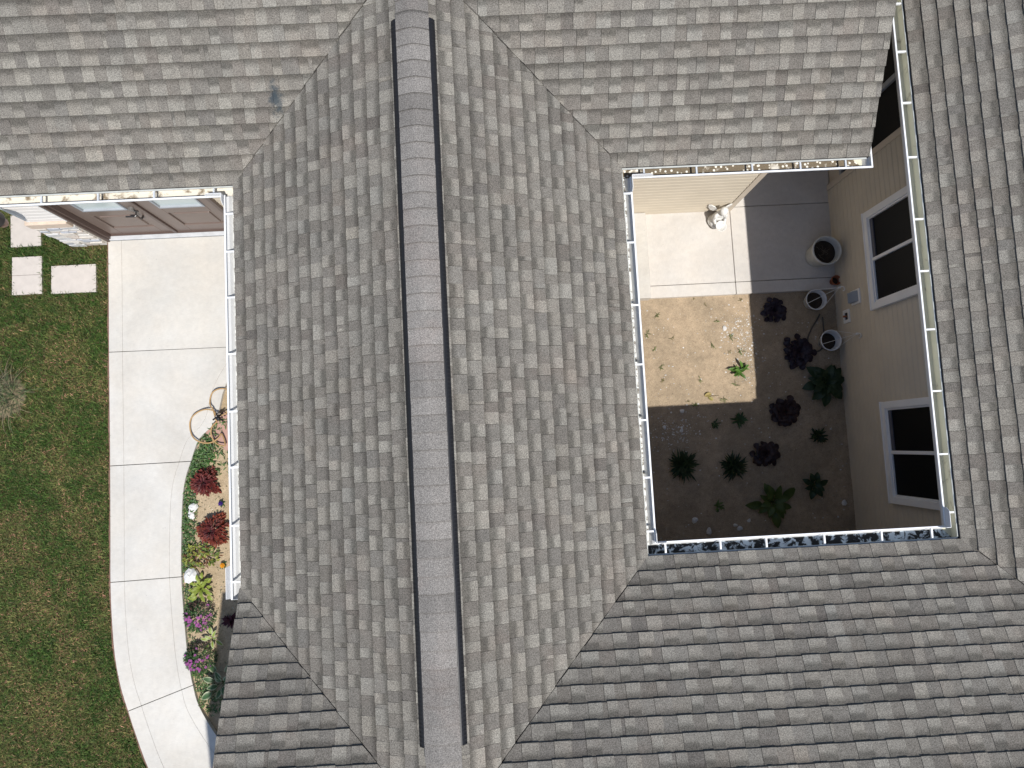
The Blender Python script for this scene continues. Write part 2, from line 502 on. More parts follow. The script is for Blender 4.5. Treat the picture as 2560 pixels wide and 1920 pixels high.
# courtyard patio
pt = MB(); pt.poly([(0.9, 1.93, -.03), (4.72, 1.93, -.03), (4.72, 7, -.03), (0.9, 7, -.03)])
pt = pt.build('patio', 'joint', kind='structure')
gj = 0.004
xs = [0.88, 3.322, 4.735]; ys = [1.885, 2.052, 3.10, 7.0]
for i in range(2):
    for j in range(3):
        mb = MB()
        mb.box((xs[i] + (gj if i else 0), ys[j] + (gj if j else 0), -0.14), (xs[i + 1] - (gj if i == 0 else 0), ys[j + 1] - gj, 0.0))
        bevel(mb.build('slab', 'patio', pt), 0.004, 1)
mb = MB(); mb.box((0.88, 1.87, -0.14), (2.135, 3.05, 0.10))
st_ = bevel(mb.build('step', 'walk', pt), 0.012, 2)

# ------------------------------------------------------------------ house
house = thing('house', 'house with grey brown shingled roofs enclosing a small square courtyard', 'house')
Z0 = 2.87
PC, PN = 0.53, 0.60
XW, XE, XR = -2.41, 1.30, -0.555
YN, YS, YSW, XEE = 2.60, -1.085, -1.17, 4.215
XRK = 3.72          # rake of the north wing
XSW = -2.43         # west rake of the south wing
EXP = 0.134
ZR = Z0 + (XR - XW) * PC
YVN = YN + (ZR - Z0) / PN
YV = YS - (ZR - Z0) / PC
YVW = YSW - (ZR - Z0) / PC
YNR, YSR, XER = 5.3, -5.85, 8.95

# slopes: origin on the eave, along dir, uphill dir, pitch, plan polygon
def slope(name, O, A, U, p, poly):
    return dict(name=name, O=Vector(O), A=Vector(A), U=Vector(U), p=p, poly=[Vector(q) for q in poly])
SL = [
    slope('W', (XW, 0), (0, 1), (1, 0), PC, [(XW, YSW), (XW, YN), (XR, YVN), (XR, YVW)]),
    slope('E', (XE, 0), (0, 1), (-1, 0), PC, [(XE, YS), (XR, YV), (XR, YVN), (XE, YN)]),
    slope('NW', (0, YN), (1, 0), (0, 1), PN, [(-9.0, YN), (XW, YN), (XR, YVN), (XR, YNR), (-9.0, YNR)]),
    slope('NE', (0, YN), (1, 0), (0, 1), PN, [(XE, YN), (XRK, YN), (XRK, YNR), (XR, YNR), (XR, YVN)]),
    slope('SW', (0, YSW), (1, 0), (0, -1), PC, [(XSW, YSW - 0.0), (XW, YSW), (XR, YVW), (XR, YSR), (XSW, YSR)]),
    slope('SX', (0, YSW), (1, 0), (0, -1), PC, [(-2.87, -3.75), (XSW - .004, -3.75), (XSW - .004, YSR), (-2.87, YSR)]),
    slope('SE', (0, YS), (1, 0), (0, -1), PC, [(XE, YS), (XEE, YS), (XEE - (YSR - YS), YSR), (XR, YSR), (XR, YV)]),
    slope('EE', (XEE, 0), (0, 1), (1, 0), PC, [(XEE, YS), (XEE, 7.0), (XER, 7.0), (XER, YS - (XER - XEE))]),
]
def ccw(P):
    a = sum(P[i - 1].x * P[i].y - P[i].x * P[i - 1].y for i in range(len(P)))
    return P if a > 0 else list(reversed(P))
def clip(P, Q, inset=0.0):
    """clip polygon P by convex ccw Q (2D)"""
    out = P
    for i in range(len(Q)):
        a, b_ = Q[i], Q[(i + 1) % len(Q)]
        e = (b_ - a).normalized(); n = Vector((-e.y, e.x))
        inp, out = out, []
        for k in range(len(inp)):
            p, q = inp[k - 1], inp[k]
            dp, dq = (p - a).dot(n) - inset, (q - a).dot(n) - inset
            if dp >= 0: 
                if dq >= 0: out.append(q)
                else: out.append(p + (q - p) * (dp / (dp - dq)))
            elif dq >= 0:
                out.append(p + (q - p) * (dp / (dp - dq))); out.append(q)
        if len(out) < 3: return []
    return out
CR = CAMR.transposed()
def project(p):
    q = CR @ (Vector(p) - Vector((0, 0, CAM_H)))
    return 512 + F_PX * .4 * q.x / -q.z, 384 - F_PX * .4 * q.y / -q.z

tabs = []     # (score, slope index, verts, colours, faces)
def tone_col(t, warm):
    base = np.array((0.104, 0.092, 0.081)); top = np.array((0.240, 0.222, 0.188))
    c_ = base + (top - base) * t
    return (c_[0] * (1 + warm), c_[1], c_[2] * (1 - warm * 1.1))
def add_tab(si, sl, pts_st, t0, t1, low, colr, band_):
    """pts_st: polygon of (s,t) on the slope (t metres along the slope)"""
    c_ = 1 / math.hypot(1, sl['p'])
    verts, cols = [], []
    for s_, t_ in pts_st:
        f_ = min(max((t_ - t0) / (t1 - t0), 0), 1)
        off = low + (0.0035 - low) * f_
        q = sl['O'] + sl['A'] * s_ + sl['U'] * (t_ * c_)
        verts.append((q.x, q.y, Z0 + t_ * c_ * sl['p'] + off / c_))
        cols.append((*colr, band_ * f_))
    n = len(verts)
    for i in range(n):
        x, y, z = verts[i]
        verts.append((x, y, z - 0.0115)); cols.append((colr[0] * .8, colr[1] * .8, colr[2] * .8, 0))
    if (sl['A'].x * sl['U'].y - sl['A'].y * sl['U'].x) < 0:
        top = list(reversed(range(n)))
    else: top = list(range(n))
    faces = [tuple(top)]
    for i in range(n):
        a, b_ = top[i], top[(i + 1) % n]
        faces.append((a, a + n, b_ + n, b_))
    cx = sum(v_[0] for v_ in verts[:n]) / n; cy = sum(v_[1] for v_ in verts[:n]) / n; cz = verts[0][2]
    xs_ = [project(v_) for v_ in verts[:n]]
    ar = abs(sum(xs_[i - 1][0] * xs_[i][1] - xs_[i][0] * xs_[i - 1][1] for i in range(n))) / 2
    u_, w_ = project((cx, cy, cz))
    inside = 8 < u_ < 1016 and 8 < w_ < 760
    tabs.append((ar if inside else 0, si, verts, cols, faces))

for si, sl in enumerate(SL):
    c_ = 1 / math.hypot(1, sl['p'])
    # polygon in (s, t)
    Q = ccw([Vector(((q - sl['O']).dot(sl['A']), (q - sl['O']).dot(sl['U']) / c_)) for q in sl['poly']])
    smin = min(q.x for q in Q); smax = max(q.x for q in Q); tmax = max(q.y for q in Q)
    nC = int(tmax / EXP) + 1
    phase = random.uniform(0, 1)
    for k in range(nC):
        t0 = k * EXP; t1 = t0 + EXP + 0.012
        s_ = smin - 1 + ((phase + k * 0.37) % 1.0)
        kindB = random.random() < 0.5
        drift = 0.0
        wave = random.uniform(0, 6)
        while s_ < smax:
            w = random.choice((.085, .10, .11, .12, .135, .155)) * random.uniform(.95, 1.05)
            if random.random() < 0.045: w = random.uniform(.025, .045)
            a, b_ = s_, s_ + w
            s_ = b_
            if b_ < smin: kindB = not kindB; continue
            if random.random() < 0.12: drift = random.uniform(-.0035, .0035)
            jt = drift + 0.002 * math.sin(a * 2.3 + wave)
            warm = random.gauss(0.0, 0.007)
            if kindB:
                tone = random.gauss(0.88, 0.10); band_ = random.uniform(.60, 1.15); low = .0190; lo_t = t0 - .002 + jt
            else:
                tone = random.gauss(0.50, 0.10); band_ = random.uniform(.56, .74); low = .0150; lo_t = t0 + .001 + jt
            tone = min(max(tone, .05), 1.1)
            if k == 0: lo_t = 0.0 if not kindB else -0.003
            P = [Vector((a + (.003 if kindB else 0), lo_t)), Vector((b_, lo_t)), Vector((b_, t1)), Vector((a + (.003 if kindB else 0), t1))]
            kindB = not kindB
            if k == 0: Pc = clip(P, [Vector((q.x, q.y - (.01 if q.y < .01 else 0))) for q in Q], 0.0025)
            else: Pc = clip(P, Q, random.choice((.0015, .003, .003, .007)))
            if len(Pc) < 3: continue
            area = abs(sum(Pc[i - 1].x * Pc[i].y - Pc[i].x * Pc[i - 1].y for i in range(len(Pc)))) / 2
            if area < 2e-4: continue
            add_tab(si, sl, [(q.x, q.y) for q in Pc], lo_t, t1, low, tone_col(tone, warm), band_)

# deck of each slope
decks = []
for si, sl in enumerate(SL):
    mb = MB()
    top = []
    for q in ccw(sl['poly']):
        t_ = (q - sl['O']).dot(sl['U'])
        top.append((q.x, q.y, Z0 + t_ * sl['p'] - 0.0065))
    n = len(top)
    a = [mb.vert(p) for p in top]; b2 = [mb.vert((p[0], p[1], p[2] - 0.025)) for p in top]
    mb.face(a); mb.face(list(reversed(b2)))
    for i in range(n): mb.face((a[i], b2[i], b2[(i + 1) % n], a[(i + 1) % n]))
    decks.append(mb.build('roof_slope', 'underlay', house))
# far sides of the roofs, beyond the ridges
mb = MB(); mb.cur = (0.2, 0.19, 0.175, 0)
zn = Z0 + (YNR - YN) * PN - .004
mb.poly([(-9, YNR, zn), (XRK, YNR, zn), (XRK, YNR + 2.9, zn - 2.9 * PN), (-9, YNR + 2.9, zn - 2.9 * PN)])
zs = Z0 + (YS - YSR) * PC - .004
mb.poly([(-2.87, YSR, zs), (-2.87, YSR - 3.3, zs - 3.3 * PC), (XER + 3, YSR - 3.3, zs - 3.3 * PC), (XER + 3, YSR, zs)])
ze = Z0 + (XER - XEE) * PC - .004
mb.poly([(XER, YSR, ze), (XER + 3.4, YSR, ze - 3.4 * PC), (XER + 3.4, 7, ze - 3.4 * PC), (XER, 7, ze)])
mb.build('roof_slope', 'shingle', house)

order = sorted(range(len(tabs)), key=lambda i: -tabs[i][0])
single = set(order[:300])
rest = MB()
for i, (sc, si, verts, cols, faces) in enumerate(tabs):
    if i in single:
        mb = MB(); mb.v = list(verts); mb.c = list(cols); mb.f = list(faces); mb.mi = [0] * len(faces)
        mb.build('shingle', 'shingle', decks[si])
    else:
        o0 = len(rest.v)
        rest.v.extend(verts); rest.c.extend(cols)
        rest.f.extend(tuple(j + o0 for j in f_) for f_ in faces); rest.mi.extend([0] * len(faces))
rest.build('shingle_field', 'shingle', house, kind='stuff')

# ridge vent with cap shingles
VN, VS = 3.60, -2.28
VH = 0.022
mb = MB()
for sgn in (-1, 1):
    def vp(d_, h_): return (XR + sgn * d_, ZR - d_ * PC + h_)
    prof = [vp(0, -.006), vp(.06, .010), vp(.148, .042), vp(.162, .040), vp(.184, 0.024), vp(.186, 0.006), vp(0, -.03)]
    a = [mb.vert((q[0], VS, q[1])) for q in prof]; b_ = [mb.vert((q[0], VN, q[1])) for q in prof]
    n = len(prof)
    for i in range(n):
        mb.face((a[i], a[(i + 1) % n], b_[(i + 1) % n], b_[i]))
    mb.face(a); mb.face(b_)
    y = VS
    while y < VN - .02:
        q0 = vp(.152, .046); q1 = vp(.183, 0.030)
        mb.poly([(q0[0], y, q0[1]), (q1[0], y, q1[1] + .004), (q1[0], y + .009, q1[1] + .004), (q0[0], y + .009, q0[1])], 1)
        mb.poly([(q1[0], y, q1[1] + .004), (q1[0], y, q1[1] - .01), (q1[0], y + .009, q1[1] - .01), (q1[0], y + .009, q1[1] + .004)])
        y += 0.033
vent = mb.build('ridge_vent', ['black', 'vent_rib'], house)
CE_ = 0.1395
def cap(y0, y1, lift, tone, flush):
    mb = MB()
    c_ = np.array((0.214, 0.198, 0.179)) * tone
    half = 0.139
    ds = [-half, -half * .55, -half * .2, 0, half * .2, half * .55, half]
    low, high = 0.0165, 0.004
    for yy, o_ in ((y0, low), (y1, high)):
        pass
    rows = []
    ya, ym_ = y0 + (y1 - y0) * .5, y0 + (y1 - y0) * .8
    for yy, o_ in ((y0, low), (ya, (low + high) / 2), (ym_, low + (high - low) * .8), (y1, high)):
        row = []
        for d_ in ds:
            dd = abs(d_) / half
            if not flush: z = ZR + 0.020 - .046 * dd ** 1.5 + o_ + lift
            else: z = ZR + .012 - (math.sqrt(d_ * d_ + .028 ** 2) - .02) * PC + o_ + lift
            f_ = (yy - y0) / (y1 - y0)
            row.append(mb.vert((XR + d_ * (1 + random.uniform(-.012, .012)), yy, z), (*c_, 0.72 * abs(f_) ** 3)))
        rows.append(row)
    fl = y1 < y0
    for r0, r1 in zip(rows[:-1], rows[1:]):
        for i in range(len(ds) - 1):
            q = (r0[i], r0[i + 1], r1[i + 1], r1[i])
            mb.face(tuple(reversed(q)) if fl else q)
    # butt edge
    lo = [mb.vert((mb.v[i][0], mb.v[i][1], mb.v[i][2] - .011), (*(c_ * .45), 0)) for i in rows[0]]
    for i in range(len(ds) - 1):
        q = (lo[i], lo[i + 1], rows[0][i + 1], rows[0][i])
        mb.face(tuple(reversed(q)) if fl else q)
    for side in (0, -1):
        l2 = [mb.vert((mb.v[r[side]][0], mb.v[r[side]][1], mb.v[r[side]][2] - .008), (*(c_ * .6), 0)) for r in rows]
        for i in range(3): mb.face((rows[i][side], rows[i + 1][side], l2[i + 1], l2[i]))
    return mb.build('ridge_cap', 'shingle', vent)
y = VN + 0.02
tones = []
while y > VS - 0.02:
    cap(y - CE_ + random.uniform(-.004, .004), y + .02, 0, min(max(random.gauss(1.0, .10), .80), 1.22), False)
    y -= CE_
yb = y
while yb > YV + .2:
    cap(yb - CE_, yb + .02, 0, random.uniform(.9, 1.2), True); yb -= CE_
y = VN + 0.02
while y < YVN - .02:
    cap(y, y + CE_ + .02, -.002, random.uniform(.95, 1.2), True); y += CE_

# ---- walls
def siding_wall(p0, p1, z0, z1, nrm, mt='siding', name='wall', lap=0.1016):
    """lap siding between plan points p0,p1, outward normal nrm"""
    mb = MB(); z = z0
    a = Vector(p0); b_ = Vector(p1); n_ = Vector(nrm)
    while z < z1 - 1e-4:
        zt = min(z + lap, z1)
        zm = z + (zt - z) * .66
        o1 = n_ * .025; o2 = n_ * .014; o3 = n_ * .0
        P = [(a + o3, z), (b_ + o3, z), (a + o1, z + .003), (b_ + o1, z + .003), (a + o2 * 1.3, zm), (b_ + o2 * 1.3, zm), (a + o3, zt), (b_ + o3, zt)]
        i = [mb.vert((q.x, q.y, zz)) for q, zz in P]
        mb.face((i[0], i[1], i[3], i[2])); mb.face((i[2], i[3], i[5], i[4])); mb.face((i[4], i[5], i[7], i[6]))
        z = zt
    # solid back
    t_ = n_ * -.12
    mb.poly([(a.x + t_.x, a.y + t_.y, z0), (b_.x + t_.x, b_.y + t_.y, z0), (b_.x + t_.x, b_.y + t_.y, z1), (a.x + t_.x, a.y + t_.y, z1)])
    for q in (a, b_):
        mb.poly([(q.x, q.y, z0), (q.x + t_.x, q.y + t_.y, z0), (q.x + t_.x, q.y + t_.y, z1), (q.x, q.y, z1)])
    return mb.build(name, mt, house)
XN0, XN1, YNW = -5.62, 3.25, 3.075      # north wing front wall
XEWALL, YSWALL = 4.725, -1.66
siding_wall((0.85, YNW), (XN1, YNW), -0.10, 2.74, (0, -1))
siding_wall((0.84, YSWALL), (0.84, YNW), -0.12, 2.74, (1, 0))
siding_wall((-1.95, -1.75), (-1.95, YNW), -0.12, 2.74, (-1, 0))
siding_wall((0.84, YSWALL), (XEWALL, YSWALL), -0.12, 2.74, (0, 1))
siding_wall((XEWALL, YSWALL), (XEWALL, 3.26), -0.12, 2.74, (-1, 0))
siding_wall((-2.05, -3.9), (-2.05, -1.75), -0.12, 2.9, (-1, 0))
siding_wall((-2.5, -9.0), (-2.5, -3.9), -0.12, 3.9, (-1, 0))
siding_wall((-2.5, -3.9), (-2.05, -3.9), -0.12, 3.9, (0, 1))
siding_wall((-2.05, -1.74), (-1.95, -1.74), -0.12, 2.8, (0, 1))
siding_wall((3.33, YNW + .09), (3.33, 7.0), -0.10, 2.8, (1, 0))
siding_wall((-5.60, 3.045), (-5.158, 3.045), 0.90, 2.74, (0, -1), 'siding_white', lap=0.1016)
siding_wall((-3.21, YNW), (-1.95, YNW), -0.10, 2.74, (0, -1))
siding_wall((XN0, 7.0), (XN0, YNW), -0.1, 2.74, (-1, 0), 'siding_white')
mb = MB()      # gable infill of the south and north wings
mb.poly([(-2.06, YSW - .55, 2.74), (-2.06, -3.9, 2.74), (-2.06, -3.9, Z0 + (YSW + 3.9) * PC - .05), (-2.06, YSW - .55, Z0 + .22)])
mb.poly([(-2.51, -3.9, 3.8), (-2.51, YSR, 3.8), (-2.51, YSR, Z0 + (YSW - YSR) * PC - .05), (-2.51, -3.9, Z0 + (YSW + 3.9) * PC - .05)])
mb.poly([(3.34, YNW, 2.74), (3.34, YNR, 2.74), (3.34, YNR, Z0 + (YNR - YN) * PN - .05), (3.34, YNW, Z0 + .2)])
mb.build('gable', 'siding', house)

def cbox(name, a, b_, mt, parent=house, bv=0.004):
    mb = MB(); mb.box(a, b_); o = mb.build(name, mt, parent)
    return bevel(o, bv, 1) if bv else o
# corner boards
cbox('corner_board', (XN1 + .004, YNW - .031, -.1), (XN1 + .085, YNW + .08, 2.74), 'trim_tan')
mb = MB()
for k in range(28):       # scalloped siding ends tucked behind the corner board
    z = -.1 + k * .1016
    mb.box((XN1 - .006, YNW - .017, z + .01), (XN1 + .003, YNW - .001, z + .05))
mb.build('channel', 'joint', house)
cbox('corner_board', (XEWALL - .031, 3.262, -.1), (XEWALL + .1, 3.345, 2.74), 'trim_tan')
cbox('corner_board', (XN0 - .02, 3.02, .90), (XN0 + .018, YNW + .08, 2.74), 'white_vinyl')
# inside corners of the courtyard
cbox('corner_board', (XEWALL - .035, YSWALL + .001, -.1), (XEWALL - .0145, YSWALL + .035, 2.74), 'trim_tan')

# side porch beyond the east wall corner: knee panel, dark screen, frame
cbox('knee_panel', (XEWALL + .02, 3.35, -.05), (XEWALL + .08, 6.9, .30), 'trim_tan')
pf = cbox('screen_frame', (XEWALL + .005, 3.35, .302), (XEWALL + .085, 6.9, .36), 'grey_frame')
for y_ in (3.95, 4.9, 5.9):
    cbox('frame_post', (XEWALL + .0, y_, .362), (XEWALL + .08, y_ + .06, 2.7), 'grey_frame', pf)
cbox('screen_panel', (XEWALL + .04, 3.35, .361), (XEWALL + .046, 6.9, 2.7), 'pane', pf, 0)
cbox('wall', (3.34, 6.9, -.1), (XEWALL + .1, 7.0, 2.9), 'trim_tan')

# soffits and fascia
mb = MB()
zs_ = 2.735
for a, b_ in (((-9, 2.63), (3.72, 3.2)), ((1.27 - .45, -1.09), (1.27, 2.63)), ((-2.39, -1.3), (-1.94, 2.63)), ((.84, -1.70), (4.23, -1.09)), ((4.228, -1.10), (4.74, 7.0))):
    mb.box((a[0], a[1], zs_), (b_[0], b_[1], zs_ + .008))
mb.build('soffit', 'fascia', house)
for a, b_ in (((-9, 2.628), (-2.392, 2.65)), ((1.272, 2.628), (3.70, 2.65)), ((-2.388, -1.30), (-2.366, 2.627)), ((1.248, -1.09), (1.270, 2.627)),
              ((1.248, -1.114), (4.228, -1.092)), ((4.229, -1.10), (4.251, 7.0))):
    cbox('fascia', (a[0], a[1], 2.70), (b_[0], b_[1], 2.852), 'fascia')
for a, b_ in (((-9, 2.585), (-2.42, 2.66)), ((1.31, 2.585), (3.70, 2.66)), ((-2.422, -1.2), (-2.36, 2.585)), ((1.25, -1.08), (1.312, 2.585)),
              ((1.31, -1.12), (4.205, -1.073)), ((4.203, -1.07), (4.26, 7.0))):
    cbox('drip_edge', (a[0], a[1], 2.8525), (b_[0], b_[1], 2.8585), 'drip', house, 0)
# rake boards
def rake(x0, x1, y0, y1, p, ybase, mt='fascia'):
    mb = MB()
    za = Z0 + abs(y0 - ybase) * p - .034; zb = Z0 + abs(y1 - ybase) * p - .034
    pts = [(y0, za), (y1, zb), (y1, zb - .15), (y0, za - .15)]
    a = [mb.vert((x0, q[0], q[1])) for q in pts]; c2 = [mb.vert((x1, q[0], q[1])) for q in pts]
    mb.face(a); mb.face(list(reversed(c2)))
    for i in range(4): mb.face((a[i], c2[i], c2[(i + 1) % 4], a[(i + 1) % 4]))
    mb.build('rake_board', mt, house)
rake(3.68, 3.70, 2.66, YNR, PN, YN)
rake(-2.40, -2.38, YSW - .1, -3.74, PC, YSW)
rake(-2.84, -2.82, -3.76, YSR, PC, YSW)

# ---- gutters
GP = [(0, .004), (0, -.118), (.082, -.118), (.094, -.085), (.101, -.066), (.116, -.045), (.122, -.022), (.127, -.004), (.1255, .0), (.112, .0), (.111, -.010)]
ZG = 2.85
def gutter(back0, back1, out, m0, m1, trough_mat, hangers, caps=(False, False), name='gutter'):
    """back line from back0 to back1 (plan), outward unit 'out'; m: miter sign at each end (+1 front shorter)"""
    a = Vector(back0); b_ = Vector(back1); d_ = (b_ - a).normalized(); n_ = Vector(out)
    mb = MB()
    A = []; B = []
    for k, (w, z) in enumerate(GP):
        pa = a + n_ * w + d_ * (w * m0); pb = b_ + n_ * w - d_ * (w * m1)
        A.append(mb.vert((pa.x, pa.y, ZG + z))); B.append(mb.vert((pb.x, pb.y, ZG + z)))
    flip = (d_.x * n_.y - d_.y * n_.x) > 0
    for k in range(len(GP) - 1):
        q = (A[k], B[k], B[k + 1], A[k + 1])
        mb.face(q if flip else tuple(reversed(q)), 1 if k in (0, 1) else 0)
    for e, R_ in ((0, A), (1, B)):
        if caps[e]:
            mb.face([mb.vert(mb.v[i]) for i in R_[:9]])
    o = mb.build(name, ['white', trough_mat], house)
    md = o.modifiers.new('solid', 'SOLIDIFY'); md.thickness = 0.0016; md.offset = 0
    for h in hangers:
        c0 = a + d_ * ((Vector((h, h)) - a).dot(Vector((abs(d_.x), abs(d_.y))) ) * (1 if (d_.x + d_.y) > 0 else -1))
        hb = MB()
        def P(w, s_, z): 
            q = c0 + n_ * w + d_ * s_
            return (q.x, q.y, ZG + z)
        for s0, s1, z0_, z1_ in ((-.008, .008, -.004, .0015), (-.008, -.006, -.018, -.004), (.006, .008, -.018, -.004)):
            P8 = [P(w, s_, z) for z in (z0_, z1_) for w, s_ in ((.006, s0), (.110, s0), (.110, s1), (.006, s1))]
            i8 = [hb.vert(p) for p in P8]
            for q in ((0, 3, 2, 1), (4, 5, 6, 7), (0, 1, 5, 4), (1, 2, 6, 5), (2, 3, 7, 6), (3, 0, 4, 7)):
                hb.face([i8[k] for k in q])
        # screw head against the fascia
        hb.tube([P(.006, 0, -.012), P(.02, 0, -.012)], .006, 6)
        ho = hb.build('gutter_hanger', 'galv' if abs(n_.y) > .5 and n_.y < 0 else 'white', o)
    return o
gW = gutter((-2.39, -1.27), (-2.39, 2.627), (-1, 0), 0, 1, 'tr_grit', [2.332, 1.964, 1.521, 0.984, 0.444, -0.074, -0.606, -1.113], (True, False))
gNL = gutter((-9, 2.627), (-2.39, 2.627), (0, -1), 0, 1, 'tr_cream', [-6.4, -5.84, -5.3, -4.765, -4.236, -3.703, -3.174, -2.609][-8:], (True, False))
gCE = gutter((1.271, -1.09), (1.271, 2.627), (1, 0), 1, 1, 'tr_grit', [2.352, 1.869, 1.26, 0.691, 0.164, -0.371, -0.866])
gNR = gutter((1.271, 2.627), (3.636, 2.627), (0, -1), 1, -1, 'tr_brown', [1.523, 2.035, 2.579, 3.051, 3.497])
gRT = gutter((3.636, 2.627), (3.636, 2.87), (1, 0), -1, 0, 'tr_tan', [2.66], (False, True))
gS = gutter((1.271, -1.09), (4.227, -1.09), (0, 1), 1, 1, 'tr_black', [1.477, 1.99, 2.419, 2.963, 3.502, 3.975])
gE = gutter((4.227, -1.09), (4.227, 7.0), (-1, 0), 1, 0, 'tr_tan', [4.72, 4.162, 3.663, 3.137, 2.586, 1.966, 1.454, 0.886, 0.295, -0.301, -0.844])
# splash guards at the inside corners
def guard(corner, dx, dy, par, la=.17, lb=.17, h=.085, mt='white'):
    """L-shaped upright sheet on the gutter lip; corner is the meeting of the outer lips"""
    mb = MB(); t_ = .002
    for (ux, uy, ln) in ((dx, 0, la), (0, dy, lb)):
        px_, py_ = -uy, ux
        prof = [(0.0, 0), (ln, 0), (ln, h * .55), (ln - .03, h), (0, h)]
        a = [mb.vert((corner[0] + ux * q[0] - px_ * t_, corner[1] + uy * q[0] - py_ * t_, ZG - .004 + q[1])) for q in prof]
        c2 = [mb.vert((corner[0] + ux * q[0] + px_ * t_, corner[1] + uy * q[0] + py_ * t_, ZG - .004 + q[1])) for q in prof]
        mb.face(a); mb.face(list(reversed(c2)))
        for i in range(5): mb.face((a[i], c2[i], c2[(i + 1) % 5], a[(i + 1) % 5]))
    return mb.build('splash_guard', mt, par)
guard((-2.510, 2.507), -1, -1, gNL, .17, .10)
mb = MB()
a = [mb.vert(q) for q in ((-2.512, -.96, ZG - .004), (-2.512, -1.262, ZG - .004), (-2.530, -1.25, ZG + .075), (-2.530, -.97, ZG + .075))]
c2 = [mb.vert((mb.v[i][0] - .003, mb.v[i][1], mb.v[i][2])) for i in a]
mb.face(a); mb.face(list(reversed(c2)))
for i in range(4): mb.face((a[i], c2[i], c2[(i + 1) % 4], a[(i + 1) % 4]))
mb.build('splash_guard', 'white', gW)
guard((1.391, 2.507), 1, -1, gNR, .21, .15)
guard((1.391, -.970), 1, 1, gS, .10, .12, .06)
guard((4.107, -.970), -1, 1, gE, .07, .18, .09)
# granules washed down to the drip edge along the west gutters
# ---- windows in the east wall
def window(y0, y1, z0, z1):
    X = XEWALL - .050
    w = MB()
    t_ = .085
    for a, b_ in (((y0, z0), (y1, z0 + t_)), ((y0, z1 - t_), (y1, z1)), ((y0, z0 + t_), (y0 + t_, z1 - t_)), ((y1 - t_, z0 + t_), (y1, z1 - t_))):
        w.box((X - .028, a[0], a[1]), (X + .045, b_[0], b_[1]))
    wo_ = w.build('window', 'white_vinyl', house); bevel(wo_, .005, 1)
    s = MB()
    i0, i1, k0, k1 = y0 + t_, y1 - t_, z0 + t_, z1 - t_
    f_ = .022
    for a, b_ in (((i0, k0), (i1, k0 + f_)), ((i0, k1 - f_), (i1, k1)), ((i0, k0 + f_), (i0 + f_, k1 - f_)), ((i1 - f_, k0 + f_), (i1, k1 - f_))):
        s.box((X - .012, a[0], a[1]), (X + .03, b_[0], b_[1]))
    bevel(s.build('frame', 'white_vinyl', wo_), .003, 1)
    ym = (y0 + y1) / 2
    cbox('mullion', (X - .014, ym - .02, k0 + f_), (X + .03, ym + .02, k1 - f_), 'white_vinyl', wo_)
    for q0, q1 in ((i0 + f_, ym - .02), (ym + .02, i1 - f_)):
        cbox('pane', (X + .012, q0, k0 + f_), (X + .018, q1, k1 - f_), 'pane', wo_, 0)
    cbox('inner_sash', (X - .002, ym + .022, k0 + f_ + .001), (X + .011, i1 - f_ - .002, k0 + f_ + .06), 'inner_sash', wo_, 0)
    cbox('sill', (X - .036, y0 - .004, z0 - .02), (X + .01, y1 + .004, z0 - .001), 'white_vinyl', wo_)
window(1.414, 2.633, .935, 2.42)
window(-.94, .28, .93, 2.42)
# wall vent and outlet box
X = XEWALL - .022
ve = MB(); ve.box((X - .02, 1.575, .39), (X + .01, 1.765, .61)); ve = bevel(ve.build('wall_vent', 'white_vinyl', house), .006, 2)
mb = MB()
for k in range(4):
    z = .42 + k * .042
    mb.poly([(X - .022, 1.60, z + .04), (X - .022, 1.74, z + .04), (X - .075, 1.735, z), (X - .075, 1.605, z)])
    mb.poly([(X - .075, 1.605, z), (X - .075, 1.735, z), (X - .022, 1.74, z - .004), (X - .022, 1.60, z - .004)])
mb.build('hood', 'vent_grey', ve)
ou = MB()
for a, b_ in (((1.38, .14), (1.555, .175)), ((1.38, .265), (1.555, .30)), ((1.38, .175), (1.42, .265)), ((1.515, .175), (1.555, .265))):
    ou.box((X - .018, a[0], a[1]), (X + .01, b_[0], b_[1]))
ou = ou.build('outlet_box', 'white_vinyl', house)
cbox('outlet', (X - .006, 1.42, .175), (X + .008, 1.515, .265), 'bronze', ou, 0)
cbox('faucet', (X - .05, 1.455, .20), (X - .006, 1.48, .225), 'terracotta', ou)

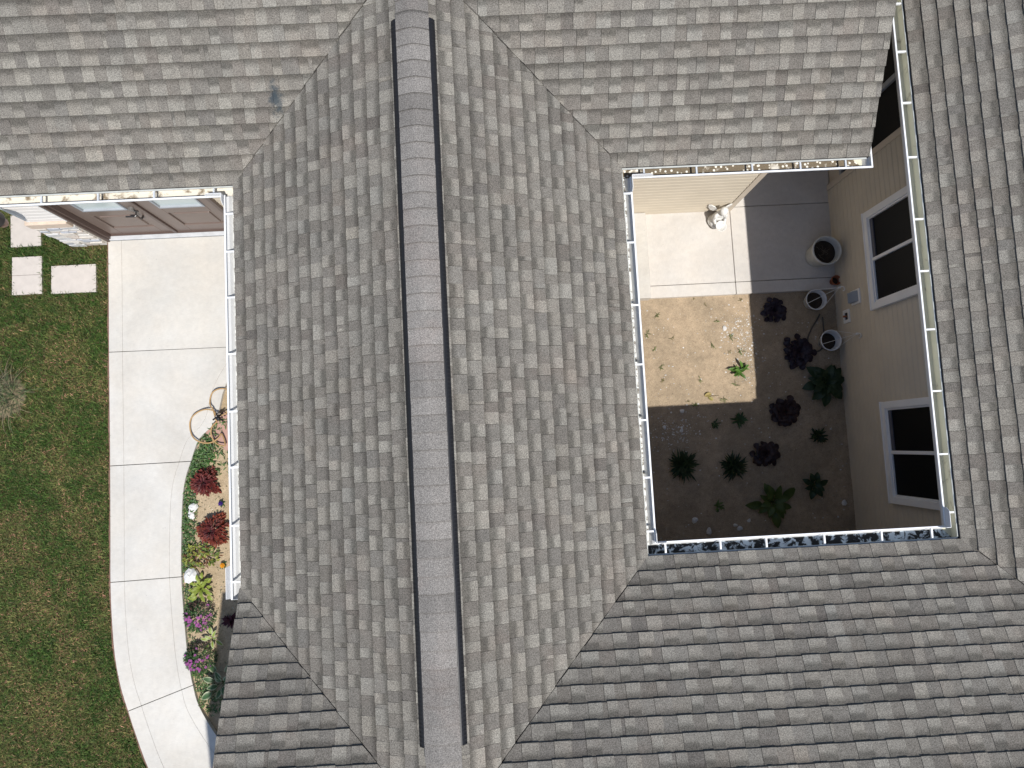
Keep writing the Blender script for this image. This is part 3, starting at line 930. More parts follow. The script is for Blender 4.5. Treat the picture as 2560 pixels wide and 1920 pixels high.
# ---- front door
YD = 3.11
door = MB()
for x0, x1 in ((-5.105, -4.245), (-4.205, -3.345)):
    pass
trim = MB()
trim.box((-5.158, 3.012, -.02), (-5.128, 3.10, 2.2)); trim.box((-5.128, 3.045, -.02), (-5.108, 3.15, 2.2))
trim.box((-3.295, 3.045, -.02), (-3.25, 3.15, 2.2)); trim.box((-3.25, 3.012, -.02), (-3.21, 3.10, 2.2))
trim.box((-5.158, 3.012, 2.2), (-3.21, 3.12, 2.3))
trim.box((-4.248, 3.085, .03), (-4.206, 3.13, 2.2))
trim.box((-5.108, 3.088, .0), (-3.295, 3.15, .028))
bevel(trim.build('door_frame', 'brown_trim', house), .004, 1)
cbox('door_trim', (-5.172, 3.005, .9), (-5.1585, 3.06, 2.3), 'white_vinyl')
for li, (x0, x1) in enumerate(((-5.105, -4.250), (-4.204, -3.298))):
    leaf = MB()
    px0, px1 = (x0 + .17, x1 - .145) if li == 0 else (x0 + .194, x1 - .162)
    zs3 = [.03, .27, .755, .955, 1.90, 2.2]
    leaf.box((x0, YD, .03), (px0, YD + .045, 2.2)); leaf.box((px1, YD, .03), (x1, YD + .045, 2.2))
    for a, b_ in ((.03, .27), (.755, .955), (1.90, 2.2)): leaf.box((px0, YD, a), (px1, YD + .045, b_))
    lo = bevel(leaf.build('door', 'brown_paint', house), .006, 1)
    pm = MB()      # raised lower panel with a moulded frame
    pm.box((px0, YD + .018, .27), (px1, YD + .04, .755))
    pm.box((px0 + .05, YD + .002, .32), (px1 - .05, YD + .03, .705))
    bevel(pm.build('panel', 'brown_paint', lo), .012, 2)
    cbox('glass', (px0 + .02, YD + .012, .985), (px1 - .02, YD + .03, 1.87), 'door_glass', lo, 0)
    gl = MB()
    for a, b_ in (((px0, .955), (px1, .985)), ((px0, 1.87), (px1, 1.90)), ((px0, .985), (px0 + .02, 1.87)), ((px1 - .02, .985), (px1, 1.87))):
        gl.box((a[0], YD - .012, a[1]), (b_[0], YD + .035, b_[1]))
    gl.build('glass_frame', 'grey_frame', lo)
    if li == 0:
        h = MB()
        h.tube([(-4.335, YD, 1.0), (-4.335, YD - .035, 1.0)], .033, 14)
        h.build('deadbolt', 'nickel', lo)
        h = MB()
        h.tube([(-4.335, YD, .88), (-4.335, YD - .012, .88)], .03, 12)
        h.tube([(-4.335, YD - .01, .88), (-4.335, YD - .06, .88), (-4.345, YD - .07, .88), (-4.46, YD - .065, .875)], .011, 8)
        h.tube([(-4.335, YD - .05, .88), (-4.335, YD - .055, .74), (-4.335, YD, .70)], .012, 8)
        h.build('handle', 'bronze', lo)
cbox('threshold', (-5.13, 3.032, -.02), (-3.28, 3.087, .022), 'threshold')
# stone veneer and ledge
sv = MB(); sv.box((-5.665, 3.01, -.12), (-5.162, 3.12, .735))
sv = sv.build('stone_veneer', 'mortar', house)
rs = random.Random(5)
z = -.06
PAL = [(.60, .55, .49), (.66, .62, .57), (.42, .43, .46), (.56, .49, .43), (.68, .65, .61), (.52, .51, .50)]
while z < .73:
    hgt = min(rs.choice((.05, .07, .09, .1)), .735 - z)
    if hgt < .02: break
    x = -5.668
    while x < -5.168:
        w = rs.uniform(.09, .26); x1 = min(x + w, -5.168)
        if -5.168 - x1 < .05: x1 = -5.168
        mb = MB(); kk = rs.uniform(.9, 1.1); mb.cur = tuple(c_ * kk for c_ in rs.choice(PAL)) + (0,)
        d_ = rs.uniform(.012, .035)
        y0_ = 3.01 - d_
        pts = [(x + .004, z + .004), (x1 - .004, z + .004), (x1 - .004, z + hgt - .004), (x + .004, z + hgt - .004)]
        a = [mb.vert((q[0] + rs.uniform(-.004, .004), y0_ + rs.uniform(-.006, .006), q[1] + rs.uniform(-.003, .003))) for q in pts]
        c2 = [mb.vert((q[0], 3.011, q[1])) for q in pts]
        mb.face(a)
        for i in range(4): mb.face((a[i], c2[i], c2[(i + 1) % 4], a[(i + 1) % 4]))
        bevel(mb.build('stone', 'stone', sv), .006, 1)
        x = x1
    z += hgt
cbox('ledge', (-5.69, 2.985, .74), (-5.18, 3.085, .895), 'ledge', sv, .008)

# ------------------------------------------------------------------ things around the house
# wall lantern by the front door
lt = thing('wall_lantern', 'dark bell-shaped wall lantern beside the brown front door', 'lantern', (-5.545, 3.04, 1.52))
mb = MB(); mb.lathe([(0, .13), (.02, .128), (.04, .115), (.080, .075), (.094, .03), (.096, .02), (.09, .018), (.08, .06), (0, .1)], (0, -.21, .03), 28)
mb.build('hood', 'bronze', lt, True)
mb = MB(); mb.lathe([(0, -.14), (.03, -.135), (.055, -.09), (.06, 0), (.05, .07), (0, .09)], (0, -.21, .03), 18)
mb.build('lamp_glass', 'lamp_glass', lt, True)
mb = MB(); mb.tube([(0, .0, .06), (0, -.08, .13), (0, -.17, .19), (0, -.21, .15)], .011, 8); mb.tube([(0, .02, .06), (0, -.015, .06)], .055, 16)
mb.build('arm', 'bronze', lt, True)

# stepping stones
def paver(x0, x1, y0, y1, label, mt='paver', z=0.0, rot=0, grp='stepping stones in the lawn'):
    mb = MB(); hx, hy = (x1 - x0) / 2, (y1 - y0) / 2
    mb.box((-hx, -hy, -.06), (hx, hy, 0)); o = mb.build('stepping_stone', mt)
    o.location = ((x0 + x1) / 2, (y0 + y1) / 2, z); o.rotation_euler.z = R(rot)
    bevel(o, .004, 2); return tag(o, label, 'paver', grp)
paver(-6.46, -6.06, 3.01, 3.45, 'pinkish stepping stone nearest the stone-faced wall under the lantern', z=-.004, rot=1)
paver(-6.44, -6.045, 2.617, 2.866, 'upper of two butted pinkish stepping stones at the lawn edge', z=-.005)
paver(-6.44, -6.043, 2.35, 2.613, 'lower of two butted pinkish stepping stones at the lawn edge', z=-.007)
paver(-5.917, -5.322, 2.342, 2.722, 'wide pinkish stepping stone closest to the concrete walkway', z=-.004)
paver(-3.83, -3.40, .18, .54, 'reddish flat paver under the coiled tan hose', 'red_paver', -.02, -42, None)
paver(-3.62, -3.22, -.02, .27, 'reddish paver below the hose, mostly under the gutter', 'red_paver', -.03, -42, None)

# tan garden hose, coiled in loops
hz = -.01
def loop(cx, cy, r, a0, a1, n, z0, z1, sx=1.0):
    return [(cx + r * sx * math.cos(R(a0 + (a1 - a0) * i / n)), cy + r * math.sin(R(a0 + (a1 - a0) * i / n)), z0 + (z1 - z0) * i / n + .012 * math.sin(i)) for i in range(n + 1)]
pts = [(-3.35, .80, .02), (-3.50, .70, .04), (-3.60, .60, .08), (-3.69, .59, .10)]
pts += loop(-3.855, .455, .222, 48, 330, 22, .06, .03)[1:]
pts += loop(-3.64, .36, .17, 300, 120, 10, .05, .06, .9)[1:]
pts += [(-3.71, .53, .10)]
pts += loop(-3.648, .785, .158, 240, -20, 18, .06, .04)[1:]
pts += [(-3.44, .62, .05), (-3.35, .5, .03)]
mb = MB(); mb.tube(catmull(pts, 4), .0095, 8)
hs = mb.build('garden_hose', 'hose_tan', None, True)
tag(hs, 'tan garden hose coiled in loops at the curve of the walkway', 'hose')
hk = thing('hose_stake', 'black metal hose guide stake in the bed beside the tan hose', 'stake', (-3.67, .56, -.06))
mb = MB(); mb.tube([(0, 0, 0), (0, 0, .22)], .008, 8); mb.build('post', 'bronze', hk)
mb = MB(); mb.tube([(-.06, -.03, .2), (0, 0, .23), (.07, -.05, .19)], .012, 8); mb.tube([(-.03, .05, .17), (0, 0, .2), (.05, .06, .15)], .01, 8)
mb.lathe([(0, .26), (.025, .25), (.03, .22), (.02, .2), (0, .19)], (.02, -.02, 0), 12); mb.build('guide', 'black', hk, True)
# dark hose lying by the baskets in the courtyard
pts = [(4.47, 1.56, -.06), (4.42, 1.48, -.06), (4.34, 1.37, -.06), (4.27, 1.22, -.055), (4.30, 1.09, -.055), (4.40, 1.05, -.055), (4.49, 1.14, -.055), (4.50, 1.28, -.055), (4.50, 1.42, -.055), (4.50, 1.52, -.055)]
mb = MB(); mb.tube(catmull(pts, 5), .010, 8)
tag(mb.build('garden_hose', 'hose_dark', None, True), 'dark hose looped on shaded soil between the two hanging baskets', 'hose')

# pots in the courtyard
pot = thing('planter', 'large weathered white planter of dark soil on the patio by the wall', 'planter', (4.455, 2.345, 0))
mb = MB()
mb.lathe([(0, .005), (.145, 0), (.15, .03), (.172, .28), (.19, .30), (.196, .34), (.19, .352), (.176, .345), (.168, .30), (.158, .235)], (0, 0, 0), 36, jit=.006)
mb.build('pot', 'pot_white', pot, True)
mb = MB(); mb.lathe([(.160, .235), (.13, .245), (.08, .25), (.03, .245), (0, .25)], (0, 0, 0), 24, jit=.02); mb.build('soil', 'potting', pot)
mb = MB(); mb.cur = (.20, .165, .12, 0)
for k in range(16):
    a, r_ = random.uniform(0, 6.28), random.uniform(0, .1); a2 = random.uniform(0, 6.28)
    p = Vector((r_ * math.cos(a), r_ * math.sin(a), .25)); q = p + Vector((.06 * math.cos(a2), .06 * math.sin(a2), random.uniform(.01, .05)))
    mb.tube([p, (p + q) / 2 + Vector((0, 0, .01)), q], .0018, 4)
mb.build('dry_stems', 'leaf', pot)
def basket(loc, hook, label, inner):
    b_ = thing('hanging_basket', label, 'basket', loc, 'white hanging baskets set on the courtyard soil')
    mb = MB()
    mb.lathe([(0, .004), (.10, 0), (.105, .02), (.132, .165), (.142, .17), (.143, .182), (.132, .184), (.126, .165), (.112, .09)], (0, 0, 0), 32)
    mb.build('pot', 'plastic_white', b_, True)
    mb = MB(); mb.lathe([(.118, inner), (.07, inner + .006), (0, inner + .004)], (0, 0, 0), 20, jit=.02); mb.build('soil', 'potting', b_)
    H = Vector(hook)
    for k in range(3):
        a = R(k * 120 + 200)
        s0 = Vector((.137 * math.cos(a), .137 * math.sin(a), .178))
        md_ = (s0 + H) / 2 + Vector((0, 0, -.01))
        mb = MB(); mb.tube(catmull([s0, md_, H], 5), .003, 6); mb.build('hanger_strand', 'plastic_white', b_, True)
    mb = MB()
    dr = H.normalized(); sd = dr.cross(Vector((0, 0, 1))).normalized()
    ring = [H + dr * .01 * k for k in range(3)] + [H + dr * (.03 + .03 * math.sin(t_)) + sd * (.03 - .03 * math.cos(t_)) for t_ in np.linspace(0.2, 3.6, 10)]
    mb.tube(ring, .006, 8); mb.box(tuple(H - Vector((.014, .014, .004))), tuple(H + Vector((.014, .014, .01)))); mb.build('hook', 'plastic_white', b_, True)
basket((4.365, 1.735, -.075), (.17, .085, .50), 'white hanging basket of soil at the patio edge by the terracotta pot', .10)
basket((4.515, 1.172, -.075), (.16, .02, .56), 'white hanging basket standing away from the patio below the outlet', .06)
tp = thing('flower_pot', 'small terracotta pot on the patio corner against the siding', 'pot', (4.655, 1.985, 0))
mb = MB(); mb.lathe([(0, .004), (.042, 0), (.056, .09), (.066, .092), (.068, .12), (.058, .12), (.052, .09), (.045, .02), (0, .02)], (0, 0, 0), 24)
mb.build('pot', 'terracotta', tp, True)
mb = MB(); mb.lathe([(.05, .05), (0, .052)], (0, 0, 0), 16); mb.build('soil', 'potting', tp)

# figurine: a kneeling winged child holding a bowl
fg = thing('figurine', 'white speckled figurine holding a bowl at the siding corner', 'figurine', (3.10, 2.90, 0))
def ell(mb, c, r, rot=0, seg=14, rings=9):
    i0 = []
    for j in range(rings + 1):
        th = math.pi * j / rings
        row = []
        for k in range(seg):
            ph = 2 * math.pi * k / seg
            p = Vector((r[0] * math.sin(th) * math.cos(ph), r[1] * math.sin(th) * math.sin(ph), r[2] * math.cos(th)))
            p = Matrix.Rotation(rot, 3, 'Z') @ p
            row.append(mb.vert((c[0] + p.x, c[1] + p.y, c[2] + p.z)))
        i0.append(row)
    for j in range(rings):
        for k in range(seg):
            mb.face((i0[j][k], i0[j + 1][k], i0[j + 1][(k + 1) % seg], i0[j][(k + 1) % seg]))
mb = MB()
ell(mb, (0, 0, .05), (.115, .10, .055)); ell(mb, (-.045, -.04, .085), (.05, .085, .05), .3); ell(mb, (.055, -.045, .085), (.045, .085, .05), -.3)
ell(mb, (0, .03, .14), (.075, .065, .10)); ell(mb, (0.01, .035, .24), (.065, .05, .06)); ell(mb, (.015, .03, .30), (.026, .026, .04))
ell(mb, (.02, .02, .355), (.052, .055, .06)); ell(mb, (.02, .035, .375), (.056, .055, .05)); ell(mb, (.022, -.032, .345), (.012, .014, .014))
for sx in (-1, 1):
    ell(mb, (sx * .072 + .01, .005, .235), (.026, .035, .05)); ell(mb, (sx * .07 + .01, -.045, .185), (.022, .055, .026), -sx * .3); ell(mb, (sx * .04 + .015, -.09, .165), (.022, .028, .018))
fb = mb.build('body', 'figurine', fg, True)
rm = fb.modifiers.new('remesh', 'REMESH'); rm.mode = 'VOXEL'; rm.voxel_size = .009; rm.use_smooth_shade = True
sm = fb.modifiers.new('smooth', 'SMOOTH'); sm.iterations = 3
for sx in (-1, 1):
    mb = MB()
    prof = [(.0, 0), (.05, .075), (.11, .10), (.145, .07), (.13, .0), (.09, -.055), (.04, -.06)]
    a = [mb.vert((sx * (.025 + x * .95), .085 + x * .35, .235 + z)) for x, z in prof]; c2 = [mb.vert((sx * (.025 + x * .95), .103 + x * .35, .235 + z)) for x, z in prof]
    mb.face(a); mb.face(list(reversed(c2)))
    for i in range(7): mb.face((a[i], c2[i], c2[(i + 1) % 7], a[(i + 1) % 7]))
    bevel(mb.build('wing', 'figurine', fg), .007, 2)
mb = MB(); mb.lathe([(0, 0), (.035, 0), (.06, .03), (.072, .055), (.075, .062), (.066, .06), (.05, .035), (0, .02)], (.02, -.12, .14), 22)
mb.build('bowl', 'figurine', fg, True)

# ------------------------------------------------------------------ rocks
def rock(name, loc, r, label, mt='rock_white', seed=0, grp=None, lobes=((0, 0, 1),)):
    rr = random.Random(seed); mb = MB()
    for lx, ly, ls in lobes:
        seg, rings = 10, 6
        ph = [rr.uniform(0, 6.28) for _ in range(6)]
        rows = []
        for j in range(rings + 1):
            th = math.pi * j / rings; row = []
            for k in range(seg):
                p_ = 2 * math.pi * k / seg
                f_ = 1 + .16 * math.sin(2 * p_ + ph[0]) * math.sin(th) + .12 * math.sin(3 * p_ + ph[1] + 2 * th) + rr.uniform(-.05, .05)
                row.append(mb.vert((lx * r[0] + ls * r[0] * f_ * math.sin(th) * math.cos(p_), ly * r[1] + ls * r[1] * f_ * math.sin(th) * math.sin(p_), r[2] * .55 * ls + r[2] * ls * f_ * math.cos(th))))
            rows.append(row)
        for j in range(rings):
            for k in range(seg):
                mb.face((rows[j][k], rows[j + 1][k], rows[j + 1][(k + 1) % seg], rows[j][(k + 1) % seg]))
    o = mb.build(name, mt); o.location = loc
    return tag(o, label, 'rock', grp)
rock('rock', (-4.09, -.645, -.06), (.075, .10, .05), 'two-lobed pale grey rock in the weeds by the walkway', seed=3, lobes=((.15, .45, .72), (-.25, -.45, .66)))
o = rock('rock', (-4.11, -1.48, -.06), (.09, .12, .06), 'large angular white rock between walkway and lime hosta', seed=8)
rk = [(2.541, -1.13, .045), (2.72, -1.285, .045), (3.136, -1.27, .038), (4.57, -1.01, .042), (3.267, -1.175, .028), (3.079, -1.225, .028), (2.478, .33, .032), (2.223, .125, .03), (2.453, .072, .03), (3.143, 1.43, .036)]
rl = ['square grey stone in dark courtyard soil near the front gutter, leftmost', 'larger pale stone right under the front courtyard gutter', 'flat grey stone beside the lime hosta in the shade', 'lone grey stone near the foot of the siding below the lower window',
      'small triangular stone left of the lime hosta', 'small grey stone above the flat one in the shade', 'pale stone just inside the shadow edge of the courtyard', 'small stone at left end of the scattered pebbles', 'whitish stone amid scattered pebbles in shade', 'bright white stone on the sunlit courtyard soil']
for i, ((x, y_, r_), l_) in enumerate(zip(rk, rl)):
    o = rock('rock', (x, y_, -.075), (r_, r_ * .85, r_ * .5), l_, seed=20 + i, grp='loose stones in the courtyard'); o.rotation_euler.z = i * 1.3

# pebbles: uncountable
def scatter_pebbles(name, n, sampler, z, smin, smax, pal, label):
    mb = MB()
    for _ in range(n):
        x, y_ = sampler(); s_ = random.uniform(smin, smax) * random.choice((.5, .7, 1))
        c_ = random.choice(pal); k_ = random.uniform(.8, 1.15); mb.cur = (c_[0] * k_, c_[1] * k_, c_[2] * k_, 0)
        a = random.uniform(0, 6.28); rx, ry = s_, s_ * random.uniform(.5, .9)
        ring = [mb.vert((x + rx * math.cos(a + t_) * random.uniform(.8, 1.15), y_ + ry * math.sin(a + t_) * random.uniform(.8, 1.15), z)) for t_ in (0, 1.2, 2.5, 3.8, 5.1)]
        tp_ = mb.vert((x, y_, z + s_ * .55))
        for i in range(5): mb.face((ring[i], ring[(i + 1) % 5], tp_))
    o = mb.build(name, 'stone', kind='stuff'); return tag(o, label, 'pebbles')
def cy_sampler():
    q = random.random()
    if q < .45: return random.uniform(1.4, 4.65), random.uniform(-1.5, 1.8)
    if q < .65: return random.gauss(2.45, .22), random.gauss(.05, .12)
    if q < .85: return random.gauss(3.42, .10), random.gauss(1.25, .25)
    return random.gauss(3.2, .12), random.gauss(1.48, .1)
scatter_pebbles('pebbles', 2200, cy_sampler, -.074, .004, .017, [(.62, .6, .56), (.72, .71, .69), (.48, .43, .36), (.36, .29, .21)], 'small pale pebbles scattered over the courtyard soil')
scatter_pebbles('pebbles', 700, lambda: (random.uniform(-4.2, -3.4), random.uniform(-3.2, .3)), -.061, .004, .012, [(.5, .44, .34), (.6, .56, .48), (.3, .24, .16), (.40, .31, .2)], 'small tan pebbles and crumbs in the flower bed')

# ------------------------------------------------------------------ plants
def leaf_into(mb, base, az, el, Ln, W, droop, c0, c1, seg=3, fold=.25, shape='ovate'):
    d_ = Vector((math.cos(az) * math.cos(el), math.sin(az) * math.cos(el), math.sin(el)))
    side = Vector((-math.sin(az), math.cos(az), 0))
    p = Vector(base); prev = None; e = el
    for i in range(seg + 1):
        t_ = i / seg
        if shape == 'ovate': w = W * max(math.sin(math.pi * (t_ * .86 + .07)) ** .8, 0) * (1.0 if i < seg else .0)
        elif shape == 'strap': w = W * (1 - t_ ** 2.5)
        else: w = W * math.sin(math.pi * min(t_ + .12, 1)) 
        c_ = tuple(c0[k] + (c1[k] - c0[k]) * t_ for k in range(3)) + (0,)
        up = Vector((0, 0, 1)) * fold * w
        if w < 1e-4:
            row = [mb.vert(p, c_)]
        else: row = [mb.vert(p - side * w * .5 + up, c_), mb.vert(p, c_), mb.vert(p + side * w * .5 + up, c_)]
        if prev:
            if len(row) == 3 and len(prev) == 3:
                mb.face((prev[0], prev[1], row[1], row[0])); mb.face((prev[1], prev[2], row[2], row[1]))
            elif len(row) == 1 and len(prev) == 3:
                mb.face((prev[0], prev[1], row[0])); mb.face((prev[1], prev[2], row[0]))
        prev = row
        e -= droop / seg
        p = p + Vector((math.cos(az) * math.cos(e), math.sin(az) * math.cos(e), math.sin(e))) * (Ln / seg)

def leaf_template(name, W, centre, edge, shape='ovate', droop=.9, margin=None, seg=6):
    """unit-length leaf along +x, growing from the origin, with petiole"""
    mb = MB()
    p = Vector((0, 0, 0)); e = .35; prev = None
    cols_ = 5
    for i in range(seg + 1):
        t_ = i / seg
        if shape == 'round': w = W * math.sqrt(max(1 - (2 * t_ - 1) ** 2, 0)) * (1 + .12 * math.sin(9 * t_ * math.pi)) + .02
        else: w = W * (math.sin(math.pi * t_ ** .75) ** .85 if 0 < t_ < 1 else 0) + .012
        row = []
        for k in range(cols_):
            u = (k / (cols_ - 1)) * 2 - 1
            z = abs(u) * w * .22 - u * u * w * .10 + .012 * math.sin(u * 7 + t_ * 5)
            cc = centre
            if margin and (abs(u) > .75 or i == seg): cc = margin
            elif abs(u) < .1: cc = tuple(c_ * 1.2 for c_ in centre)
            else: cc = tuple(centre[j] + (edge[j] - centre[j]) * abs(u) for j in range(3))
            row.append(mb.vert((p.x, u * w * .5, p.z + z), (*cc, 0)))
        if prev:
            for k in range(cols_ - 1): mb.face((prev[k], prev[k + 1], row[k + 1], row[k]))
        prev = row
        e -= droop / seg
        p = p + Vector((math.cos(e), 0, math.sin(e))) / seg
    me_o = mb.build(name, 'leaf', None, True)
    me = me_o.data
    bpy.data.objects.remove(me_o)
    return me

def leafy(name, loc, label, cat, tmpl, n, L0, L1, rng_el=(10, 65), grp=None, stem=.5, spread=1.0, seed=0, only=None):
    """a rosette whose leaves are each an object"""
    rr = random.Random(seed)
    t_ = thing(name, label, cat, loc, grp)
    mb = MB(); mb.cur = (.08, .12, .03, 0)
    for i in range(n):
        f_ = (i + .5) / n
        az = i * 2.39996 + rr.uniform(-.25, .25)
        el = R(rng_el[0] + (rng_el[1] - rng_el[0]) * (1 - f_) ** 1.0 + rr.uniform(-6, 6))
        Ln = rr.uniform(L0, L1) * (.7 + .3 * f_)
        sl_ = Ln * stem * (.35 + .9 * f_)
        b0 = Vector((0, 0, .0)); b1 = Vector((math.cos(az) * math.cos(el) * sl_ * spread, math.sin(az) * math.cos(el) * sl_ * spread, math.sin(el) * sl_ + .03))
        mb.tube([b0, b0.lerp(b1, .5) + Vector((0, 0, .01)), b1], .003, 5, cap=False)
        o = bpy.data.objects.new('leaf', tmpl); COL.objects.link(o); o.parent = t_
        o.location = b1; o.scale = (Ln, Ln, Ln)
        o.rotation_euler = (rr.uniform(-.35, .35), -el * .55, az + rr.uniform(-.2, .2))
    mb.build('stems', 'leaf', t_)
    return t_

LIME = leaf_template('lime_hosta_leaf', .52, (.20, .26, .035), (.26, .30, .05))
LIME2 = leaf_template('green_hosta_leaf', .5, (.065, .10, .02), (.08, .118, .025))
DARKH = leaf_template('dark_hosta_leaf', .62, (.022, .046, .018), (.028, .056, .022))
VAR = leaf_template('variegated_hosta_leaf', .52, (.05, .11, .04), (.06, .12, .045), margin=(.50, .52, .33))
VAR2 = leaf_template('pale_hosta_leaf', .42, (.22, .29, .05), (.28, .33, .08), margin=(.62, .62, .42))
HEU = leaf_template('coral_bells_leaf', .85, (.024, .014, .026), (.016, .009, .018), 'round')
HEUR = leaf_template('red_coral_bells_leaf', .95, (.028, .014, .015), (.036, .018, .018), 'round')

leafy('hosta', (-3.975, -1.645, -.06), 'lime green hosta in the bed beside the large white rock', 'plant', LIME, 34, .085, .115, (8, 80), None, 1.1, seed=1)
leafy('hosta', (-3.85, -2.30, -.06), 'small cream-edged hosta between the two purple aster mounds', 'plant', VAR2, 8, .11, .15, (5, 60), seed=2)
leafy('hosta', (-3.72, -2.86, -.06), 'large dark white-edged hosta at the shaded bottom of the flower bed', 'plant', VAR, 15, .14, .19, (5, 65), None, .9, seed=3)
GCY = 'perennials planted in the courtyard'
leafy('hosta', (3.60, -.94, -.075), 'lime green hosta in deep shade near the front courtyard gutter', 'plant', LIME2, 18, .18, .25, (0, 55), GCY, seed=4)
leafy('hosta', (4.45, .62, -.075), 'broad dark green hosta near the siding between the two windows', 'plant', DARKH, 40, .17, .23, (0, 75), GCY, seed=5)
leafy('hosta', (4.17, -.76, -.075), 'small dark hosta beneath the lower window, right of the lime hosta', 'plant', DARKH, 12, .12, .16, (5, 60), GCY, seed=6)
leafy('coral_bells', (3.84, 1.64, -.075), 'dark purple coral bells nearest the patio edge in shade', 'plant', HEU, 110, .06, .085, (0, 88), GCY, 1.25, seed=7)
leafy('coral_bells', (4.12, 1.05, -.075), 'largest dark purple coral bells left of the lower hanging basket', 'plant', HEU, 140, .07, .10, (0, 88), GCY, 1.45, seed=8)
leafy('coral_bells', (3.86, .25, -.075), 'reddish dark coral bells just right of the shadow corner', 'plant', HEUR, 120, .065, .095, (0, 85), GCY, 1.4, seed=9)
leafy('coral_bells', (3.55, -.30, -.075), 'dark maroon coral bells above the lime courtyard hosta', 'plant', HEUR, 110, .065, .09, (0, 85), GCY, 1.3, seed=10)
# spiky perennials
def spiky(loc, n, Ln, W, cA, cB, label, cat='plant', grp=None, name='perennial', seed=0, el=(5, 85), droop=.7):
    rr = random.Random(seed); t_ = thing(name, label, cat, loc, grp); mb = MB()
    for i in range(n):
        az = rr.uniform(0, 6.28); f_ = rr.random(); e = R(el[0] + (el[1] - el[0]) * (1 - f_))
        k_ = rr.uniform(.7, 1.3)
        leaf_into(mb, (rr.uniform(-.25, .25) * Ln, rr.uniform(-.25, .25) * Ln, rr.uniform(0, .25) * Ln), az, e, Ln * rr.uniform(.6, 1.1), W * rr.uniform(.8, 1.2), droop, tuple(c_ * k_ for c_ in cA), tuple(c_ * k_ for c_ in cB), 3, .2, 'ovate')
    mb.build('foliage', 'leaf', t_)
    return t_
spiky((2.43, -.40, -.075), 190, .22, .024, (.026, .05, .018), (.034, .06, .024), 'dark green spiky perennial, left of two in the shaded courtyard', grp=GCY, seed=1)
spiky((3.11, -.45, -.075), 170, .19, .022, (.026, .05, .018), (.034, .06, .024), 'dark green spiky perennial, right of two in the shaded courtyard', grp=GCY, seed=2)
spiky((4.29, -.10, -.075), 40, .13, .03, (.022, .042, .015), (.03, .055, .02), 'loose dark green plant left of the lower window', grp=GCY, seed=3)
spiky((3.24, .17, -.075), 40, .11, .026, (.035, .075, .025), (.05, .10, .035), 'low green plant hugging the courtyard shadow edge', grp=GCY, seed=4, el=(5, 60))
spiky((2.91, .13, -.075), 16, .08, .02, (.035, .075, .025), (.05, .10, .035), 'tiny green seedling below the shadow edge beside pebbles', grp=GCY, seed=5, el=(5, 60))
spiky((2.86, -.965, -.075), 18, .09, .024, (.09, .14, .03), (.11, .17, .04), 'small bright green seedling left of the courtyard hosta', grp=GCY, seed=6, el=(5, 60))
spiky((3.30, .84, -.075), 24, .15, .036, (.065, .15, .025), (.10, .19, .035), 'leafy green weed standing alone on sunlit courtyard soil', 'weed', seed=7, el=(10, 75), name='weed')
WD = [(2.895, 1.769), (2.226, 1.66), (2.089, 1.395), (2.411, 1.333), (2.159, 1.188), (2.959, 1.204), (3.177, 1.103), (3.345, 1.094), (3.232, 1.304), (2.246, 0.751), (2.755, 0.742), (3.219, 0.646), (2.566, 0.45), (2.662, 0.401), (3.058, 0.453), (3.392, 1.813), (3.046, 1.528), (2.22, 0.932), (2.746, 1.86)]
WL = ['upright green weed tuft just below the sunlit patio edge', 'small green weed near the upper left of the sunlit soil', 'weed tight against the gutter edge, left side of sunlit soil', 'little weed left of centre on the sunlit soil',
      'straw-tipped tuft low at the left of the sunlit soil', 'thin weed in the middle of the sunlit courtyard soil', 'straggly weed left of a pair above the leafy green weed', 'straggly weed right of a pair above the leafy green weed',
      'weed below the bright white stone on sunlit soil', 'compact green weed alone at lower left of the sunlit soil', 'straw-coloured sprig left of the leafy green weed', 'small sprig just below the leafy green weed',
      'weed at the lower shadow line, left of a touching pair', 'weed at the lower shadow line, right of a touching pair', 'tiny weed right of the curled yellowed leaf', 'weed at the top right corner where patio meets shadow',
      'weed at the left rim of the white gravel patch', 'tiny weed beside pale crumbs at left of sunlit soil', 'sprig growing right at the patio edge, left of the tuft']
for i, (x, y_) in enumerate(WD):
    g_ = i % 3
    spiky((x, y_, -.075), 5 + (i * 5) % 6, .04 + .018 * g_, .0065, (.09, .15, .03) if g_ else (.15, .15, .05), (.12, .17, .04) if g_ else (.22, .18, .08), WL[i], 'weed', 'weeds on the sunlit courtyard soil', 'weed', 40 + i, (5, 60), .5)
dl = MB(); leaf_into(dl, (-.05, 0, .012), .3, .15, .10, .06, .4, (.36, .28, .10), (.42, .34, .14), 4); leaf_into(dl, (0, -.02, .012), -.6, .2, .08, .05, .5, (.30, .27, .09), (.40, .33, .13), 4)
dl.cur = (.40, .33, .22, 0); dl.tube([(.03, 0, .012), (.08, -.012, .02), (.15, -.005, .012)], .003, 5)
o = dl.build('dead_leaf', 'leaf'); o.location = (2.85, .52, -.075); tag(o, 'curled yellowed leaf with a pale stalk on the sunlit soil', 'leaf')

